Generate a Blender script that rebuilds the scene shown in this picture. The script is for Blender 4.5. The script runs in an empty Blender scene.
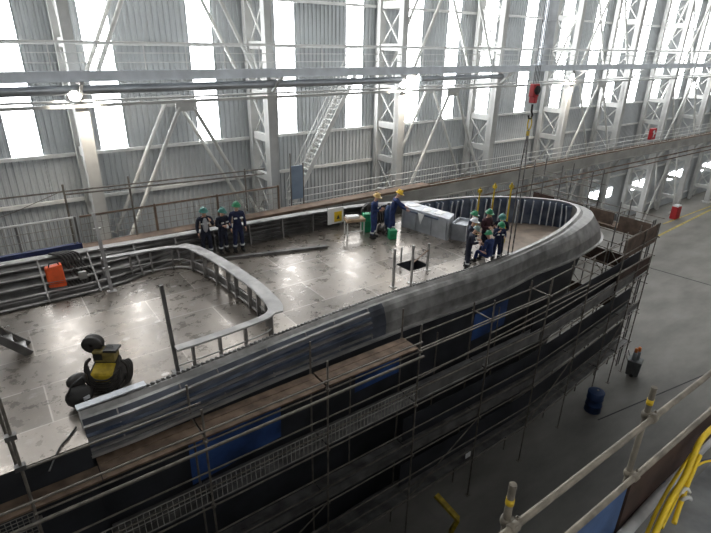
import bpy, bmesh, math, random
from mathutils import Vector as V, Matrix as M, noise as mnoise
random.seed(7)
SC = bpy.context.scene
COL = SC.collection
PI = math.pi

# ------------------------------------------------------------------ camera
FPX = 511.63
RX = V((0.8095, -0.2225, 0.5433))  # filled below from the measured vanishing points
def _cam():
    P = (355.5, 266.5); VZ = (333., 1440.); HX = (1115., 58.)
    f = math.sqrt(-((VZ[0]-P[0])*(HX[0]-P[0]) + (VZ[1]-P[1])*(HX[1]-P[1])))
    dx = V((HX[0]-P[0], HX[1]-P[1], f)).normalized()
    dz = -V((VZ[0]-P[0], VZ[1]-P[1], f)).normalized()
    dy = dz.cross(dx)
    return f, dx, dy, dz
FPX, DX, DY, DZ = _cam()
CAM = V((0, 0, 7.6))
def ray(px, py):
    c = V((px-355.5, py-266.5, FPX))
    return V((DX.dot(c), DY.dot(c), DZ.dot(c)))
def gz(px, py, z):
    w = ray(px, py); return CAM + w*((z-CAM.z)/w.z)
def gy(px, py, y):
    w = ray(px, py); return CAM + w*((y-CAM.y)/w.y)
cd = bpy.data.cameras.new('camera'); cam = bpy.data.objects.new('camera', cd); COL.objects.link(cam)
right = V((DX.x, DY.x, DZ.x)); up = -V((DX.y, DY.y, DZ.y)); back = -V((DX.z, DY.z, DZ.z))
m = M((right, up, back)).transposed().to_4x4(); m.translation = CAM
cam.matrix_world = m
cd.sensor_width = 36; cd.lens = FPX/711*36; cd.clip_start = 0.05; cd.clip_end = 500
SC.camera = cam

# ------------------------------------------------------------------ materials
def mat(name, base, rough=0.6, metal=0.0, var=0.0, scale=3.0, var2=None, bump=0.0, emit=None, estr=0, rvar=0.0, spec=0.5):
    m = bpy.data.materials.new(name); m.use_nodes = True
    nt = m.node_tree; b = nt.nodes['Principled BSDF']
    b.inputs['Base Color'].default_value = (*base, 1); b.inputs['Roughness'].default_value = rough
    b.inputs['Metallic'].default_value = metal; b.inputs['Specular IOR Level'].default_value = spec
    if emit:
        b.inputs['Emission Color'].default_value = (*emit, 1); b.inputs['Emission Strength'].default_value = estr
    if var or bump or rvar:
        tc = nt.nodes.new('ShaderNodeTexCoord')
        n = nt.nodes.new('ShaderNodeTexNoise'); n.inputs['Scale'].default_value = scale; n.inputs['Detail'].default_value = 6
        nt.links.new(tc.outputs['Object'], n.inputs['Vector'])
        if var:
            r = nt.nodes.new('ShaderNodeValToRGB')
            d = [max(0, c*(1-var)) for c in base]; l = [min(1, c*(1+var)) for c in base] if var2 is None else var2
            r.color_ramp.elements[0].position = 0.35; r.color_ramp.elements[1].position = 0.68
            r.color_ramp.elements[0].color = (*d, 1); r.color_ramp.elements[1].color = (*l, 1)
            nt.links.new(n.outputs['Fac'], r.inputs['Fac']); nt.links.new(r.outputs['Color'], b.inputs['Base Color'])
        if rvar:
            mr = nt.nodes.new('ShaderNodeMapRange')
            mr.inputs['From Min'].default_value = 0.3; mr.inputs['From Max'].default_value = 0.7
            mr.inputs['To Min'].default_value = max(0.02, rough-rvar); mr.inputs['To Max'].default_value = min(1, rough+rvar)
            nt.links.new(n.outputs['Fac'], mr.inputs['Value']); nt.links.new(mr.outputs['Result'], b.inputs['Roughness'])
        if bump:
            bp = nt.nodes.new('ShaderNodeBump'); bp.inputs['Strength'].default_value = bump; bp.inputs['Distance'].default_value = 0.02
            nt.links.new(n.outputs['Fac'], bp.inputs['Height']); nt.links.new(bp.outputs['Normal'], b.inputs['Normal'])
    return m

MT = {}
MT['cladding'] = mat('cladding', (0.45, 0.47, 0.48), 0.55, 0.0, 0.10, 0.6)
MT['pane'] = mat('pane', (0.8, 0.85, 0.9), 0.5, emit=(0.97, 0.985, 1.0), estr=13.0)
MT['fillpane_front'] = mat('fillpane_front', (0.8, 0.85, 0.9), 0.5, emit=(1.0, 0.97, 0.92), estr=2.6)
MT['fillpane_roof'] = mat('fillpane_roof', (0.8, 0.85, 0.9), 0.5, emit=(1.0, 0.97, 0.92), estr=5.0)
MT['whitesteel'] = mat('whitesteel', (0.52, 0.52, 0.50), 0.5, 0.0, 0.10, 1.5)
MT['brace'] = mat('brace', (0.60, 0.60, 0.57), 0.5, 0.0, 0.12, 2)
MT['galv'] = mat('galv', (0.66, 0.70, 0.74), 0.5, 0.0, 0.10, 2)
MT['duct'] = mat('duct', (0.42, 0.44, 0.46), 0.35, 0.6, 0.15, 1.5)
MT['rail'] = mat('rail', (0.68, 0.68, 0.66), 0.5, 0.0, 0.08, 3)
MT['runway'] = mat('runway', (0.36, 0.35, 0.32), 0.6, 0.0, 0.2, 0.8)
MT['rust'] = mat('rust', (0.17, 0.115, 0.08), 0.8, 0.0, 0.35, 2)
MT['boards'] = mat('boards', (0.14, 0.095, 0.065), 0.85, 0.0, 0.4, 3)
MT['scaf'] = mat('scaf', (0.19, 0.17, 0.145), 0.55, 0.35, 0.3, 4)
MT['scaf_fg'] = mat('scaf_fg', (0.24, 0.21, 0.165), 0.6, 0.2, 0.35, 6, bump=0.2)
MT['steelraw'] = mat('steelraw', (0.42, 0.41, 0.40), 0.42, 0.55, 0.25, 1.6, rvar=0.12)
MT['steelrim'] = mat('steelrim', (0.27, 0.265, 0.255), 0.42, 0.45, 0.35, 2.2, rvar=0.12)
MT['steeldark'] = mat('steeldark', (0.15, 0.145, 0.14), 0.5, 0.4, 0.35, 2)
MT['steelbar'] = mat('steelbar', (0.24, 0.23, 0.22), 0.5, 0.4, 0.35, 2)
MT['steelblue'] = mat('steelblue', (0.07, 0.10, 0.17), 0.5, 0.2, 0.4, 1.4, var2=(0.16, 0.19, 0.25))
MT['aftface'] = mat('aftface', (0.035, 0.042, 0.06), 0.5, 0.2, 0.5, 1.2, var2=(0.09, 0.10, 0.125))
MT['coam'] = mat('coam', (0.40, 0.39, 0.38), 0.6, 0.15, 0.25, 2.5)
MT['hullblue'] = mat('hullblue', (0.03, 0.075, 0.23), 0.45, 0.0, 0.6, 0.8)
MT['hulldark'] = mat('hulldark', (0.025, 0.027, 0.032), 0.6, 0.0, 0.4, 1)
MT['frameflange'] = mat('frameflange', (0.50, 0.52, 0.55), 0.45, 0.2, 0.15, 4)
MT['wellfloor'] = mat('wellfloor', (0.24, 0.19, 0.15), 0.6, 0.1, 0.3, 1.5)
MT['navy'] = mat('navy', (0.012, 0.018, 0.055), 0.85, 0, 0.3, 8)
MT['navybright'] = mat('navybright', (0.014, 0.03, 0.11), 0.85, 0, 0.3, 8)
MT['navydark'] = mat('navydark', (0.010, 0.013, 0.028), 0.85, 0, 0.3, 8)
MT['maroon'] = mat('maroon', (0.055, 0.022, 0.03), 0.85, 0, 0.3, 8)
MT['greycloth'] = mat('greycloth', (0.36, 0.36, 0.38), 0.85)
MT['skin'] = mat('skin', (0.55, 0.33, 0.24), 0.6)
MT['eye'] = mat('eye', (0.03, 0.02, 0.02), 0.3)
MT['boot'] = mat('boot', (0.02, 0.02, 0.02), 0.6)
MT['reflect'] = mat('reflect', (0.6, 0.62, 0.62), 0.4)
MT['h_green'] = mat('h_green', (0.015, 0.20, 0.085), 0.35)
MT['h_teal'] = mat('h_teal', (0.05, 0.20, 0.17), 0.35)
MT['h_greygreen'] = mat('h_greygreen', (0.18, 0.26, 0.24), 0.4)
MT['h_white'] = mat('h_white', (0.75, 0.76, 0.78), 0.35)
MT['h_yellow'] = mat('h_yellow', (0.80, 0.50, 0.02), 0.35)
MT['h_tan'] = mat('h_tan', (0.62, 0.42, 0.16), 0.4)
MT['h_orange'] = mat('h_orange', (0.7, 0.2, 0.04), 0.4)
MT['orange'] = mat('orange', (0.78, 0.10, 0.015), 0.5, 0, 0.15, 4)
MT['black'] = mat('black', (0.015, 0.014, 0.013), 0.6)
MT['rubber'] = mat('rubber', (0.03, 0.026, 0.023), 0.55, 0, 0.4, 6)
MT['yellow'] = mat('yellow', (0.75, 0.50, 0.02), 0.5, 0, 0.15, 5)
MT['yellowdull'] = mat('yellowdull', (0.48, 0.34, 0.02), 0.6, 0, 0.3, 6)
MT['hose'] = mat('hose', (0.90, 0.62, 0.02), 0.45, 0, 0.12, 8)
MT['olive'] = mat('olive', (0.22, 0.17, 0.05), 0.6, 0, 0.35, 5)
MT['green'] = mat('green', (0.02, 0.30, 0.13), 0.5, 0, 0.15, 4)
MT['blue'] = mat('blue', (0.02, 0.05, 0.14), 0.5, 0, 0.2, 3)
MT['bluekick'] = mat('bluekick', (0.02, 0.03, 0.10), 0.6, 0, 0.3, 2)
MT['tarp'] = mat('tarp', (0.05, 0.10, 0.22), 0.6, 0, 0.3, 3)
MT['red'] = mat('red', (0.38, 0.018, 0.022), 0.45, 0, 0.15, 4)
MT['white'] = mat('white', (0.75, 0.75, 0.74), 0.6)
MT['paper'] = mat('paper', (0.82, 0.82, 0.80), 0.8)
MT['greybox'] = mat('greybox', (0.42, 0.44, 0.47), 0.4, 0.35, 0.2, 2)
MT['wood'] = mat('wood', (0.42, 0.30, 0.19), 0.7, 0, 0.25, 5)
MT['mesh'] = mat('mesh', (0.33, 0.32, 0.29), 0.6, 0.2, 0.2, 4)
MT['floorline'] = mat('floorline', (0.42, 0.33, 0.08), 0.7, 0, 0.3, 3)
MT['joint'] = mat('joint', (0.05, 0.05, 0.05), 0.8)
MT['panelbrown'] = mat('panelbrown', (0.11, 0.075, 0.055), 0.8, 0, 0.35, 3)
MT['fgplate'] = mat('fgplate', (0.30, 0.31, 0.32), 0.4, 0.3, 0.3, 3)
MT['fgedge'] = mat('fgedge', (0.45, 0.45, 0.45), 0.5, 0.0, 0.25, 4)
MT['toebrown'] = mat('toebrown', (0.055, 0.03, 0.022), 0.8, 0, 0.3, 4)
MT['lampglass'] = mat('lampglass', (1, 1, 1), 0.3, emit=(1.0, 0.93, 0.85), estr=60)
MT['nearwall'] = mat('nearwall', (0.35, 0.36, 0.37), 0.7, 0, 0.1, 1)

def deck_material():
    m = bpy.data.materials.new('deck_steel'); m.use_nodes = True
    nt = m.node_tree; b = nt.nodes['Principled BSDF']; L = nt.links.new; N = nt.nodes.new
    tc = N('ShaderNodeTexCoord')
    br = N('ShaderNodeTexBrick'); br.inputs['Scale'].default_value = 1.0
    br.inputs['Brick Width'].default_value = 3.2; br.inputs['Row Height'].default_value = 1.55
    br.inputs['Mortar Size'].default_value = 0.022; br.inputs['Mortar Smooth'].default_value = 0.6
    br.inputs['Color1'].default_value = (0.135, 0.122, 0.108, 1); br.inputs['Color2'].default_value = (0.29, 0.266, 0.24, 1)
    br.inputs['Mortar'].default_value = (0.42, 0.40, 0.38, 1)
    L(tc.outputs['Object'], br.inputs['Vector'])
    n1 = N('ShaderNodeTexNoise'); n1.inputs['Scale'].default_value = 0.55; n1.inputs['Detail'].default_value = 8; n1.inputs['Roughness'].default_value = 0.65
    L(tc.outputs['Object'], n1.inputs['Vector'])
    n2 = N('ShaderNodeTexNoise'); n2.inputs['Scale'].default_value = 2.6; n2.inputs['Detail'].default_value = 7; n2.inputs['Roughness'].default_value = 0.7
    L(tc.outputs['Object'], n2.inputs['Vector'])
    r1 = N('ShaderNodeValToRGB'); e = r1.color_ramp.elements
    e[0].position = 0.32; e[0].color = (0.74, 0.71, 0.68, 1); e[1].position = 0.7; e[1].color = (1.2, 1.15, 1.09, 1)
    L(n1.outputs['Fac'], r1.inputs['Fac'])
    mx = N('ShaderNodeMix'); mx.data_type = 'RGBA'; mx.blend_type = 'MULTIPLY'; mx.inputs['Factor'].default_value = 1
    L(br.outputs['Color'], mx.inputs['A']); L(r1.outputs['Color'], mx.inputs['B'])
    # ground-down dabs where lugs were cut off
    vo = N('ShaderNodeTexVoronoi'); vo.inputs['Scale'].default_value = 1.15; vo.inputs['Randomness'].default_value = 0.75
    mp = N('ShaderNodeMapping'); mp.inputs['Scale'].default_value = (0.85, 1.25, 1); L(tc.outputs['Object'], mp.inputs['Vector']); L(mp.outputs['Vector'], vo.inputs['Vector'])
    lt = N('ShaderNodeMath'); lt.operation = 'LESS_THAN'; lt.inputs[1].default_value = 0.10; L(vo.outputs['Distance'], lt.inputs[0])
    sc = N('ShaderNodeValToRGB'); e = sc.color_ramp.elements
    e[0].position = 0.57; e[0].color = (0, 0, 0, 1); e[1].position = 0.74; e[1].color = (0.8, 0.8, 0.8, 1); L(n2.outputs['Fac'], sc.inputs['Fac'])
    mxx = N('ShaderNodeMath'); mxx.operation = 'MAXIMUM'; L(lt.outputs[0], mxx.inputs[0]); L(sc.outputs['Color'], mxx.inputs[1])
    mm = N('ShaderNodeMath'); mm.operation = 'MULTIPLY'; mm.inputs[1].default_value = 0.5; L(mxx.outputs[0], mm.inputs[0])
    m2 = N('ShaderNodeMix'); m2.data_type = 'RGBA'
    L(mm.outputs[0], m2.inputs['Factor']); L(mx.outputs['Result'], m2.inputs['A']); m2.inputs['B'].default_value = (0.52, 0.50, 0.475, 1)
    L(m2.outputs['Result'], b.inputs['Base Color'])
    b.inputs['Metallic'].default_value = 0.6
    mr = N('ShaderNodeMapRange'); mr.inputs['From Min'].default_value = 0.3; mr.inputs['From Max'].default_value = 0.7
    mr.inputs['To Min'].default_value = 0.20; mr.inputs['To Max'].default_value = 0.42
    L(n2.outputs['Fac'], mr.inputs['Value']); L(mr.outputs['Result'], b.inputs['Roughness'])
    bp = N('ShaderNodeBump'); bp.inputs['Strength'].default_value = 0.15; bp.inputs['Distance'].default_value = 0.03
    L(n1.outputs['Fac'], bp.inputs['Height']); L(bp.outputs['Normal'], b.inputs['Normal'])
    return m
MT['deck'] = deck_material()

def floor_material():
    m = bpy.data.materials.new('concrete_floor'); m.use_nodes = True
    nt = m.node_tree; b = nt.nodes['Principled BSDF']; L = nt.links.new; N = nt.nodes.new
    tc = N('ShaderNodeTexCoord')
    n1 = N('ShaderNodeTexNoise'); n1.inputs['Scale'].default_value = 0.25; n1.inputs['Detail'].default_value = 9; n1.inputs['Roughness'].default_value = 0.6
    mp = N('ShaderNodeMapping'); mp.inputs['Scale'].default_value = (1, 2.4, 1); L(tc.outputs['Object'], mp.inputs['Vector']); L(mp.outputs['Vector'], n1.inputs['Vector'])
    r = N('ShaderNodeValToRGB'); e = r.color_ramp.elements
    e[0].position = 0.3; e[0].color = (0.14, 0.132, 0.118, 1); e[1].position = 0.7; e[1].color = (0.25, 0.238, 0.214, 1)
    L(n1.outputs['Fac'], r.inputs['Fac']); L(r.outputs['Color'], b.inputs['Base Color'])
    b.inputs['Roughness'].default_value = 0.62
    return m
MT['floor'] = floor_material()

# ------------------------------------------------------------------ mesh builder
class MB:
    def __init__(s): s.v = []; s.f = []; s.sm = []
    def add(s, vs, fs, smooth=False):
        o = len(s.v); s.v += [tuple(p) for p in vs]; s.f += [tuple(i+o for i in f) for f in fs]; s.sm += [smooth]*len(fs); return s
    def box(s, c, d, rz=0, rx=0, ry=0):
        R = M.Rotation(rz, 3, 'Z') @ M.Rotation(ry, 3, 'Y') @ M.Rotation(rx, 3, 'X'); c = V(c)
        vs = [c + R @ V((sx*d[0]/2, sy*d[1]/2, sz*d[2]/2)) for sx in (-1, 1) for sy in (-1, 1) for sz in (-1, 1)]
        return s.add(vs, [(0,1,3,2),(4,6,7,5),(0,4,5,1),(2,3,7,6),(0,2,6,4),(1,5,7,3)])
    def b2(s, lo, hi):
        return s.box([(a+b)/2 for a, b in zip(lo, hi)], [abs(b-a) for a, b in zip(lo, hi)])
    def bar(s, p, q, w, h, upv=(0, 0, 1)):
        p, q = V(p), V(q); d = (q-p).normalized(); u = V(upv)
        if abs(d.dot(u)) > 0.98: u = V((0, 1, 0))
        x = d.cross(u).normalized(); y = x.cross(d)
        vs = [c + x*a*w/2 + y*b*h/2 for c in (p, q) for a, b in ((-1,-1),(1,-1),(1,1),(-1,1))]
        return s.add(vs, [(3,2,1,0),(4,5,6,7),(0,1,5,4),(1,2,6,5),(2,3,7,6),(3,0,4,7)])
    def tube(s, p, q, r, n=8, r2=None):
        return s.path([p, q], r, n, r2=r2)
    def path(s, pts, r, n=8, closed=False, r2=None):
        pts = [V(p) for p in pts]; k = len(pts); rings = []; u = None
        for i, p in enumerate(pts):
            if closed: d = pts[(i+1) % k] - pts[i-1]
            else: d = pts[min(i+1, k-1)] - pts[max(i-1, 0)]
            d.normalize()
            if u is None:
                u = V((0, 0, 1)) if abs(d.z) < 0.9 else V((1, 0, 0))
            x = d.cross(u).normalized(); u = x.cross(d).normalized()
            rr = r if r2 is None else r + (r2-r)*i/(k-1)
            rings.append([p + (x*math.cos(a) + u*math.sin(a))*rr for a in [2*PI*j/n for j in range(n)]])
        vs = [p for R in rings for p in R]; fs = []
        for i in range(k if closed else k-1):
            a, b = i*n, ((i+1) % k)*n
            for j in range(n): fs.append((a+j, a+(j+1) % n, b+(j+1) % n, b+j))
        s.add(vs, fs, True)
        if not closed:
            s.add(rings[0], [tuple(range(n))[::-1]]); s.add(rings[-1], [tuple(range(n))])
        return s
    def lathe(s, c, prof, n=20, axis='Z'):
        c = V(c); vs = []
        for r, z in prof:
            for j in range(n):
                a = 2*PI*j/n; p = V((r*math.cos(a), r*math.sin(a), z))
                if axis == 'Y': p = V((p.x, p.z, p.y))
                if axis == 'X': p = V((p.z, p.x, p.y))
                vs.append(c+p)
        k = len(prof); fs = []
        for i in range(k-1):
            for j in range(n): fs.append((i*n+j, i*n+(j+1) % n, (i+1)*n+(j+1) % n, (i+1)*n+j))
        return s.add(vs, fs, True)
    def ell(s, c, d, n=12, rot=None):
        c = V(c); vs = []; k = n//2+1
        for i in range(k):
            t = PI*i/(k-1)
            for j in range(n):
                a = 2*PI*j/n; p = V((d[0]*math.sin(t)*math.cos(a), d[1]*math.sin(t)*math.sin(a), d[2]*math.cos(t)))
                vs.append(c + (rot @ p if rot else p))
        fs = [(i*n+j, (i+1)*n+j, (i+1)*n+(j+1) % n, i*n+(j+1) % n) for i in range(k-1) for j in range(n)]
        return s.add(vs, fs, True)
    def sweep(s, stations, smooth=False, cap=True):
        """stations: list of equal-length point lists"""
        n = len(stations[0]); vs = [p for st in stations for p in st]; fs = []
        for i in range(len(stations)-1):
            for j in range(n-1): fs.append((i*n+j, i*n+j+1, (i+1)*n+j+1, (i+1)*n+j))
        s.add(vs, fs, smooth)
        if cap:
            s.add(stations[0], [tuple(range(n))]); s.add(stations[-1], [tuple(range(n))[::-1]])
        return s
    def prism(s, poly, z0, z1):
        n = len(poly)
        vs = [(p[0], p[1], z0) for p in poly] + [(p[0], p[1], z1) for p in poly]
        fs = [tuple(range(n))[::-1], tuple(range(n, 2*n))] + [(i, (i+1) % n, n+(i+1) % n, n+i) for i in range(n)]
        return s.add(vs, fs)
    def build(s, name, material, parent=None, origin=None, bevel=0):
        me = bpy.data.meshes.new(name)
        off = V(origin) if origin else V((0, 0, 0))
        me.from_pydata([V(p)-off for p in s.v], [], s.f)
        for p, sm in zip(me.polygons, s.sm): p.use_smooth = sm
        me.update()
        bm = bmesh.new(); bm.from_mesh(me)
        bmesh.ops.recalc_face_normals(bm, faces=bm.faces)
        bm.to_mesh(me); bm.free()
        mats = material if isinstance(material, (list, tuple)) else [material]
        for mm in mats: me.materials.append(MT[mm] if isinstance(mm, str) else mm)
        o = bpy.data.objects.new(name, me); COL.objects.link(o)
        o.location = off
        if parent: o.parent = parent
        if bevel:
            b = o.modifiers.new('bevel', 'BEVEL'); b.width = bevel; b.segments = 2; b.limit_method = 'ANGLE'
        return o

def thing(name, label, cat, loc=(0, 0, 0), group=None, rz=0):
    o = bpy.data.objects.new(name, None); COL.objects.link(o); o.location = loc; o.rotation_euler = (0, 0, rz)
    o.empty_display_size = 0.2
    o['label'] = label; o['category'] = cat
    if group: o['group'] = group
    return o
def tag(o, label, cat, group=None):
    o['label'] = label; o['category'] = cat
    if group: o['group'] = group
    return o
def struct(o): o['kind'] = 'structure'; return o
def dup(o, loc, label, parent=None):
    c = o.copy(); COL.objects.link(c)
    if parent: c.parent = parent
    else:
        c.location = loc; c['label'] = label
    for ch in list(o.children): dup(ch, None, None, c)
    return c

# ------------------------------------------------------------------ hall shell
FZ = -8.5
YW = 24.5
XA, XB = -12.0, 84.0
TOP = 17.0
struct(MB().b2((XA, -7, FZ-0.2), (XB, YW+0.3, FZ)).build('floor', 'floor'))
strips = [(-3.3, -2.2), (1.0, 2.08), (4.32, 5.4), (8.65, 9.72), (12.95, 14.02), (17.2, 18.3), (21.53, 22.65), (24.75, 25.8), (28.05, 29.2),
          (32.2, 33.3), (36.4, 37.65), (40.7, 41.95), (44.1, 45.25), (48.0, 49.3), (52.2, 53.5), (56.3, 57.9), (60.4, 61.8), (64.4, 65.8), (68.6, 70.0), (72.5, 74), (77, 78.5)]
def corr(mb, x0, x1, z0, z1):
    pitch = 0.24; xs = []; x = math.floor(x0/pitch)*pitch
    while x < x1:
        for dx_, dy_ in ((0, 0), (0.10, 0), (0.13, 0.05), (0.21, 0.05)):
            if x0 <= x+dx_ <= x1: xs.append((x+dx_, YW+dy_))
        x += pitch
    xs = [(x0, YW)] + xs + [(x1, YW)]
    mb.sweep([[(x, y, z0) for x, y in xs], [(x, y, z1) for x, y in xs]], cap=False)
wb = MB(); cur = XA
for a, b in strips:
    corr(wb, cur, a, FZ, TOP); corr(wb, a, b, FZ, 3.15); cur = b
corr(wb, cur, XB, FZ, TOP)
struct(wb.build('wall_back', 'cladding'))
for i, (a, b) in enumerate(strips):
    w = MB().b2((a, YW+0.01, 3.15), (b, YW+0.05, TOP)).build('window_%d' % (i+1), 'pane'); struct(w)
for j, pts in enumerate([((587, 202), (612, 188)), ((631, 190), (647, 176)), ((667, 179), (683, 171)), ((701, 171), (713, 163))]):
    a, b = gy(*pts[0], YW), gy(*pts[1], YW)
    zc = (-5.62, -4.75)
    w = MB().b2((a.x, YW-0.04, zc[0]), (b.x, YW-0.01, zc[1])).build('window_%d' % (j+30), 'pane'); struct(w)
gt = 1
for z in (-7.6, -3.6, -1.3, 1.2, 3.12, 7.42, 9.45, 12):
    struct(MB().b2((XA, YW-0.16, z-0.07), (XB, YW-0.01, z+0.07)).build('trim_%d' % gt, 'rail')); gt += 1
# the opposite wall behind the camera, only seen by the light
wf = MB(); wf.b2((XA, -7.3, FZ), (XB, -7, 8.0)); cur = XA
for i in range(12):
    a = XA+5+7.9*i; wf.b2((cur, -7.3, 8.0), (a, -7, TOP)); cur = a+3.0
    struct(MB().b2((a, -7.2, 8.0), (cur, -7.1, TOP)).build('window_%d' % (i+50), 'fillpane_front'))  # unseen glowing panes, added high up to light the back wall
wf.b2((cur, -7.3, 8.0), (max(XB, cur+0.1), -7, TOP))
struct(wf.build('wall_front', 'nearwall'))
rf = MB(); cur = XA
for i in range(9):      # hall roof; its unseen glowing strips are added and placed for the light
    a = XA+6+10*i; rf.b2((cur, -7.3, TOP), (a, YW+0.3, TOP+0.3)); rf.b2((a, -7.3, TOP), (a+2.4, 17, TOP+0.3)); rf.b2((a, 23, TOP), (a+2.4, YW+0.3, TOP+0.3)); cur = a+2.4
    struct(MB().b2((a, 17, TOP+0.1), (a+2.4, 23, TOP+0.2)).build('window_%d' % (i+70), 'fillpane_roof'))
rf.b2((cur, -7.3, TOP), (XB, YW+0.3, TOP+0.3))
struct(rf.build('ceiling', 'nearwall'))
struct(MB().b2((XA-0.3, -7.3, FZ), (XA, YW+0.3, TOP)).build('wall_left', 'nearwall'))
struct(MB().b2((XB, -7.3, FZ), (XB+0.3, YW+0.3, TOP)).build('wall_right', 'nearwall'))
# painted floor lines and a dark joint
def floorstripe(p, q, w, mt):
    global gt
    a, b = gz(*p, FZ), gz(*q, FZ); a.z = b.z = FZ+0.006
    struct(MB().bar(a, b, w, 0.008).build('trim_%d' % gt, mt)); gt += 1
floorstripe((655, 237.5), (711, 209.5), 0.22, 'floorline')
floorstripe((663, 224), (711, 206), 0.16, 'floorline')
floorstripe((640, 265), (720, 288), 0.10, 'joint')
floorstripe((598, 420), (711, 372), 0.06, 'joint')

# ------------------------------------------------------------------ lattice columns
CX = [3.45 + 7.9*k for k in range(10)]
YI, YO = 22.25, 24.1
ORD = ['leftmost', 'second', 'third', 'fourth', 'fifth', 'sixth', 'seventh', 'eighth', 'ninth', 'tenth']
col_extra = ['behind the scaffold rails, with a lit floodlight', 'left of the wall stair, behind the three workers', 'right of the wall stair, with a lit floodlight',
             'just left of the silver duct', 'just right of the silver duct, with a lit floodlight', 'beyond the crane hook', 'carrying a red box', 'standing by the yellow floor lines', 'near the right edge of the photo', 'farthest away']
czs = [-6.8, -4.8, -2.7, -0.6, 1.42, 3.35, 5.35, 7.45, 9.5, 11.6, 13.7]
def ibeam(mb, x, y, wx, wy, z0, z1):
    mb.b2((x-wx/2, y-wy/2, z0), (x-wx/2+0.04, y+wy/2, z1)); mb.b2((x+wx/2-0.04, y-wy/2, z0), (x+wx/2, y+wy/2, z1))
    mb.b2((x-wx/2, y-0.05, z0), (x+wx/2, y+0.05, z1))
    mb.b2((x-wx/2+0.01, y-wy/2+0.02, z0), (x+wx/2-0.01, y-wy/2+0.06, z1))
base_col = thing('lattice_column', 'white painted lattice steel column, leftmost along the hall wall, '+col_extra[0], 'column', (CX[0], 0, FZ), 'lattice columns along the hall wall')
def colpart(mb, n, mt='whitesteel'):
    mb.v = [(p[0], p[1], p[2]-FZ) for p in mb.v]
    return mb.build(n, mt, base_col)
mb = MB(); ibeam(mb, 0, YI, 0.46, 0.46, FZ, 6.2); ibeam(mb, 0, YI, 0.36, 0.36, 6.2, TOP); colpart(mb, 'inner_leg')
mb = MB(); ibeam(mb, 0, YO, 0.40, 0.30, FZ, TOP); colpart(mb, 'outer_leg')
for z in czs:
    colpart(MB().b2((-0.10, YI+0.2, z-0.17), (0.10, YO-0.15, z+0.17)), 'cross_strut')
for a, b in zip(czs[:-1], czs[1:]):
    colpart(MB().bar((-0.05, YI+0.2, a+0.15), (-0.05, YO-0.12, b-0.15), 0.07, 0.07), 'diagonal')
    colpart(MB().bar((0.05, YI+0.2, b-0.15), (0.05, YO-0.12, a+0.15), 0.07, 0.07), 'diagonal')
colpart(MB().b2((-0.5, YI-0.4, FZ), (0.5, YI+0.4, FZ+0.12)), 'base_plate')
for k in range(1, 10):
    dup(base_col, (CX[k], 0, FZ), 'white painted lattice steel column, %s from left along the hall wall, %s' % (ORD[k], col_extra[k]))

# bracing in every other bay: inverted V pairs in front and back planes
bay_txt = ['in the bay left of the three workers', 'in the bay right of the wall stair', 'in the bay right of the silver duct', 'in the bay above the yellow floor lines', 'in the farthest bay']
for bi, k in enumerate((0, 2, 4, 6, 8)):
    if k+1 >= len(CX): continue
    x0, x1 = CX[k]+0.3, CX[k+1]-0.3; xm = (CX[k]+CX[k+1])/2
    for tier, (za, zb, tn) in enumerate(((FZ+0.3, -1.0, 'lowest'), (-0.5, 5.15, 'middle'), (6.4, 12.4, 'upper'))):
        t = thing('wall_brace', 'white tubular V bracing, %s tier, %s' % (tn, bay_txt[bi]), 'bracing', (xm, 22.1, za), 'tubular wall bracing between columns')
        for y, r in ((22.1, 0.085), (24.05, 0.085)):
            dy = y-22.1
            for sx in (-1, 1):
                xe = (x0+0.45 if sx < 0 else x1-0.45)
                MB().tube((sx*0.28, dy, zb-za-0.1), (xe-xm, dy, 0), r, 8).build('brace_tube', 'brace', t)
            MB().b2((-0.45, dy-0.03, zb-za-0.28), (0.45, dy+0.03, zb-za+0.22)).build('gusset_plate', 'whitesteel', t)

# ------------------------------------------------------------------ upper walkway
uw = thing('upper_walkway', 'grey galvanised upper walkway with handrail crossing in front of the columns', 'walkway', (0, 21.4, 6.3))
def P(mb, n, mt, t):
    o = mb.build(n, mt, t); o.location = -V(t.location); return o
P(MB().b2((-4, 21.05, 6.38), (XB, 21.95, 6.44)), 'walkway_deck', 'galv', uw)
fb = MB(); fb.b2((-4, 20.98, 6.2), (XB, 21.05, 6.56)); fb.b2((-4, 20.93, 6.2), (XB, 21.1, 6.24)); P(fb, 'edge_beam', 'galv', uw)
P(MB().b2((-4, 21.9, 6.2), (XB, 21.98, 6.5)), 'rear_beam', 'galv', uw)
for z in (7.5, 7.14, 6.82):
    P(MB().tube((-4, 21.05, z), (XB, 21.05, z), 0.03 if z > 7.4 else 0.018, 6), 'handrail', 'rail', uw)
P(MB().tube((-4, 21.93, 7.45), (XB, 21.93, 7.45), 0.03, 6), 'handrail', 'rail', uw)
for i in range(56):
    x = -3.6+1.55*i
    P(MB().tube((x, 21.05, 6.4), (x, 21.05, 7.5), 0.022, 6), 'rail_post', 'rail', uw)
for k in range(10):
    b_ = MB().bar((CX[k], 21.95, 5.5), (CX[k], 21.1, 6.2), 0.1, 0.12).bar((CX[k], 21.0, 6.15), (CX[k], 22.0, 6.15), 0.14, 0.12)
    P(b_, 'bracket', 'whitesteel', uw)
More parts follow.
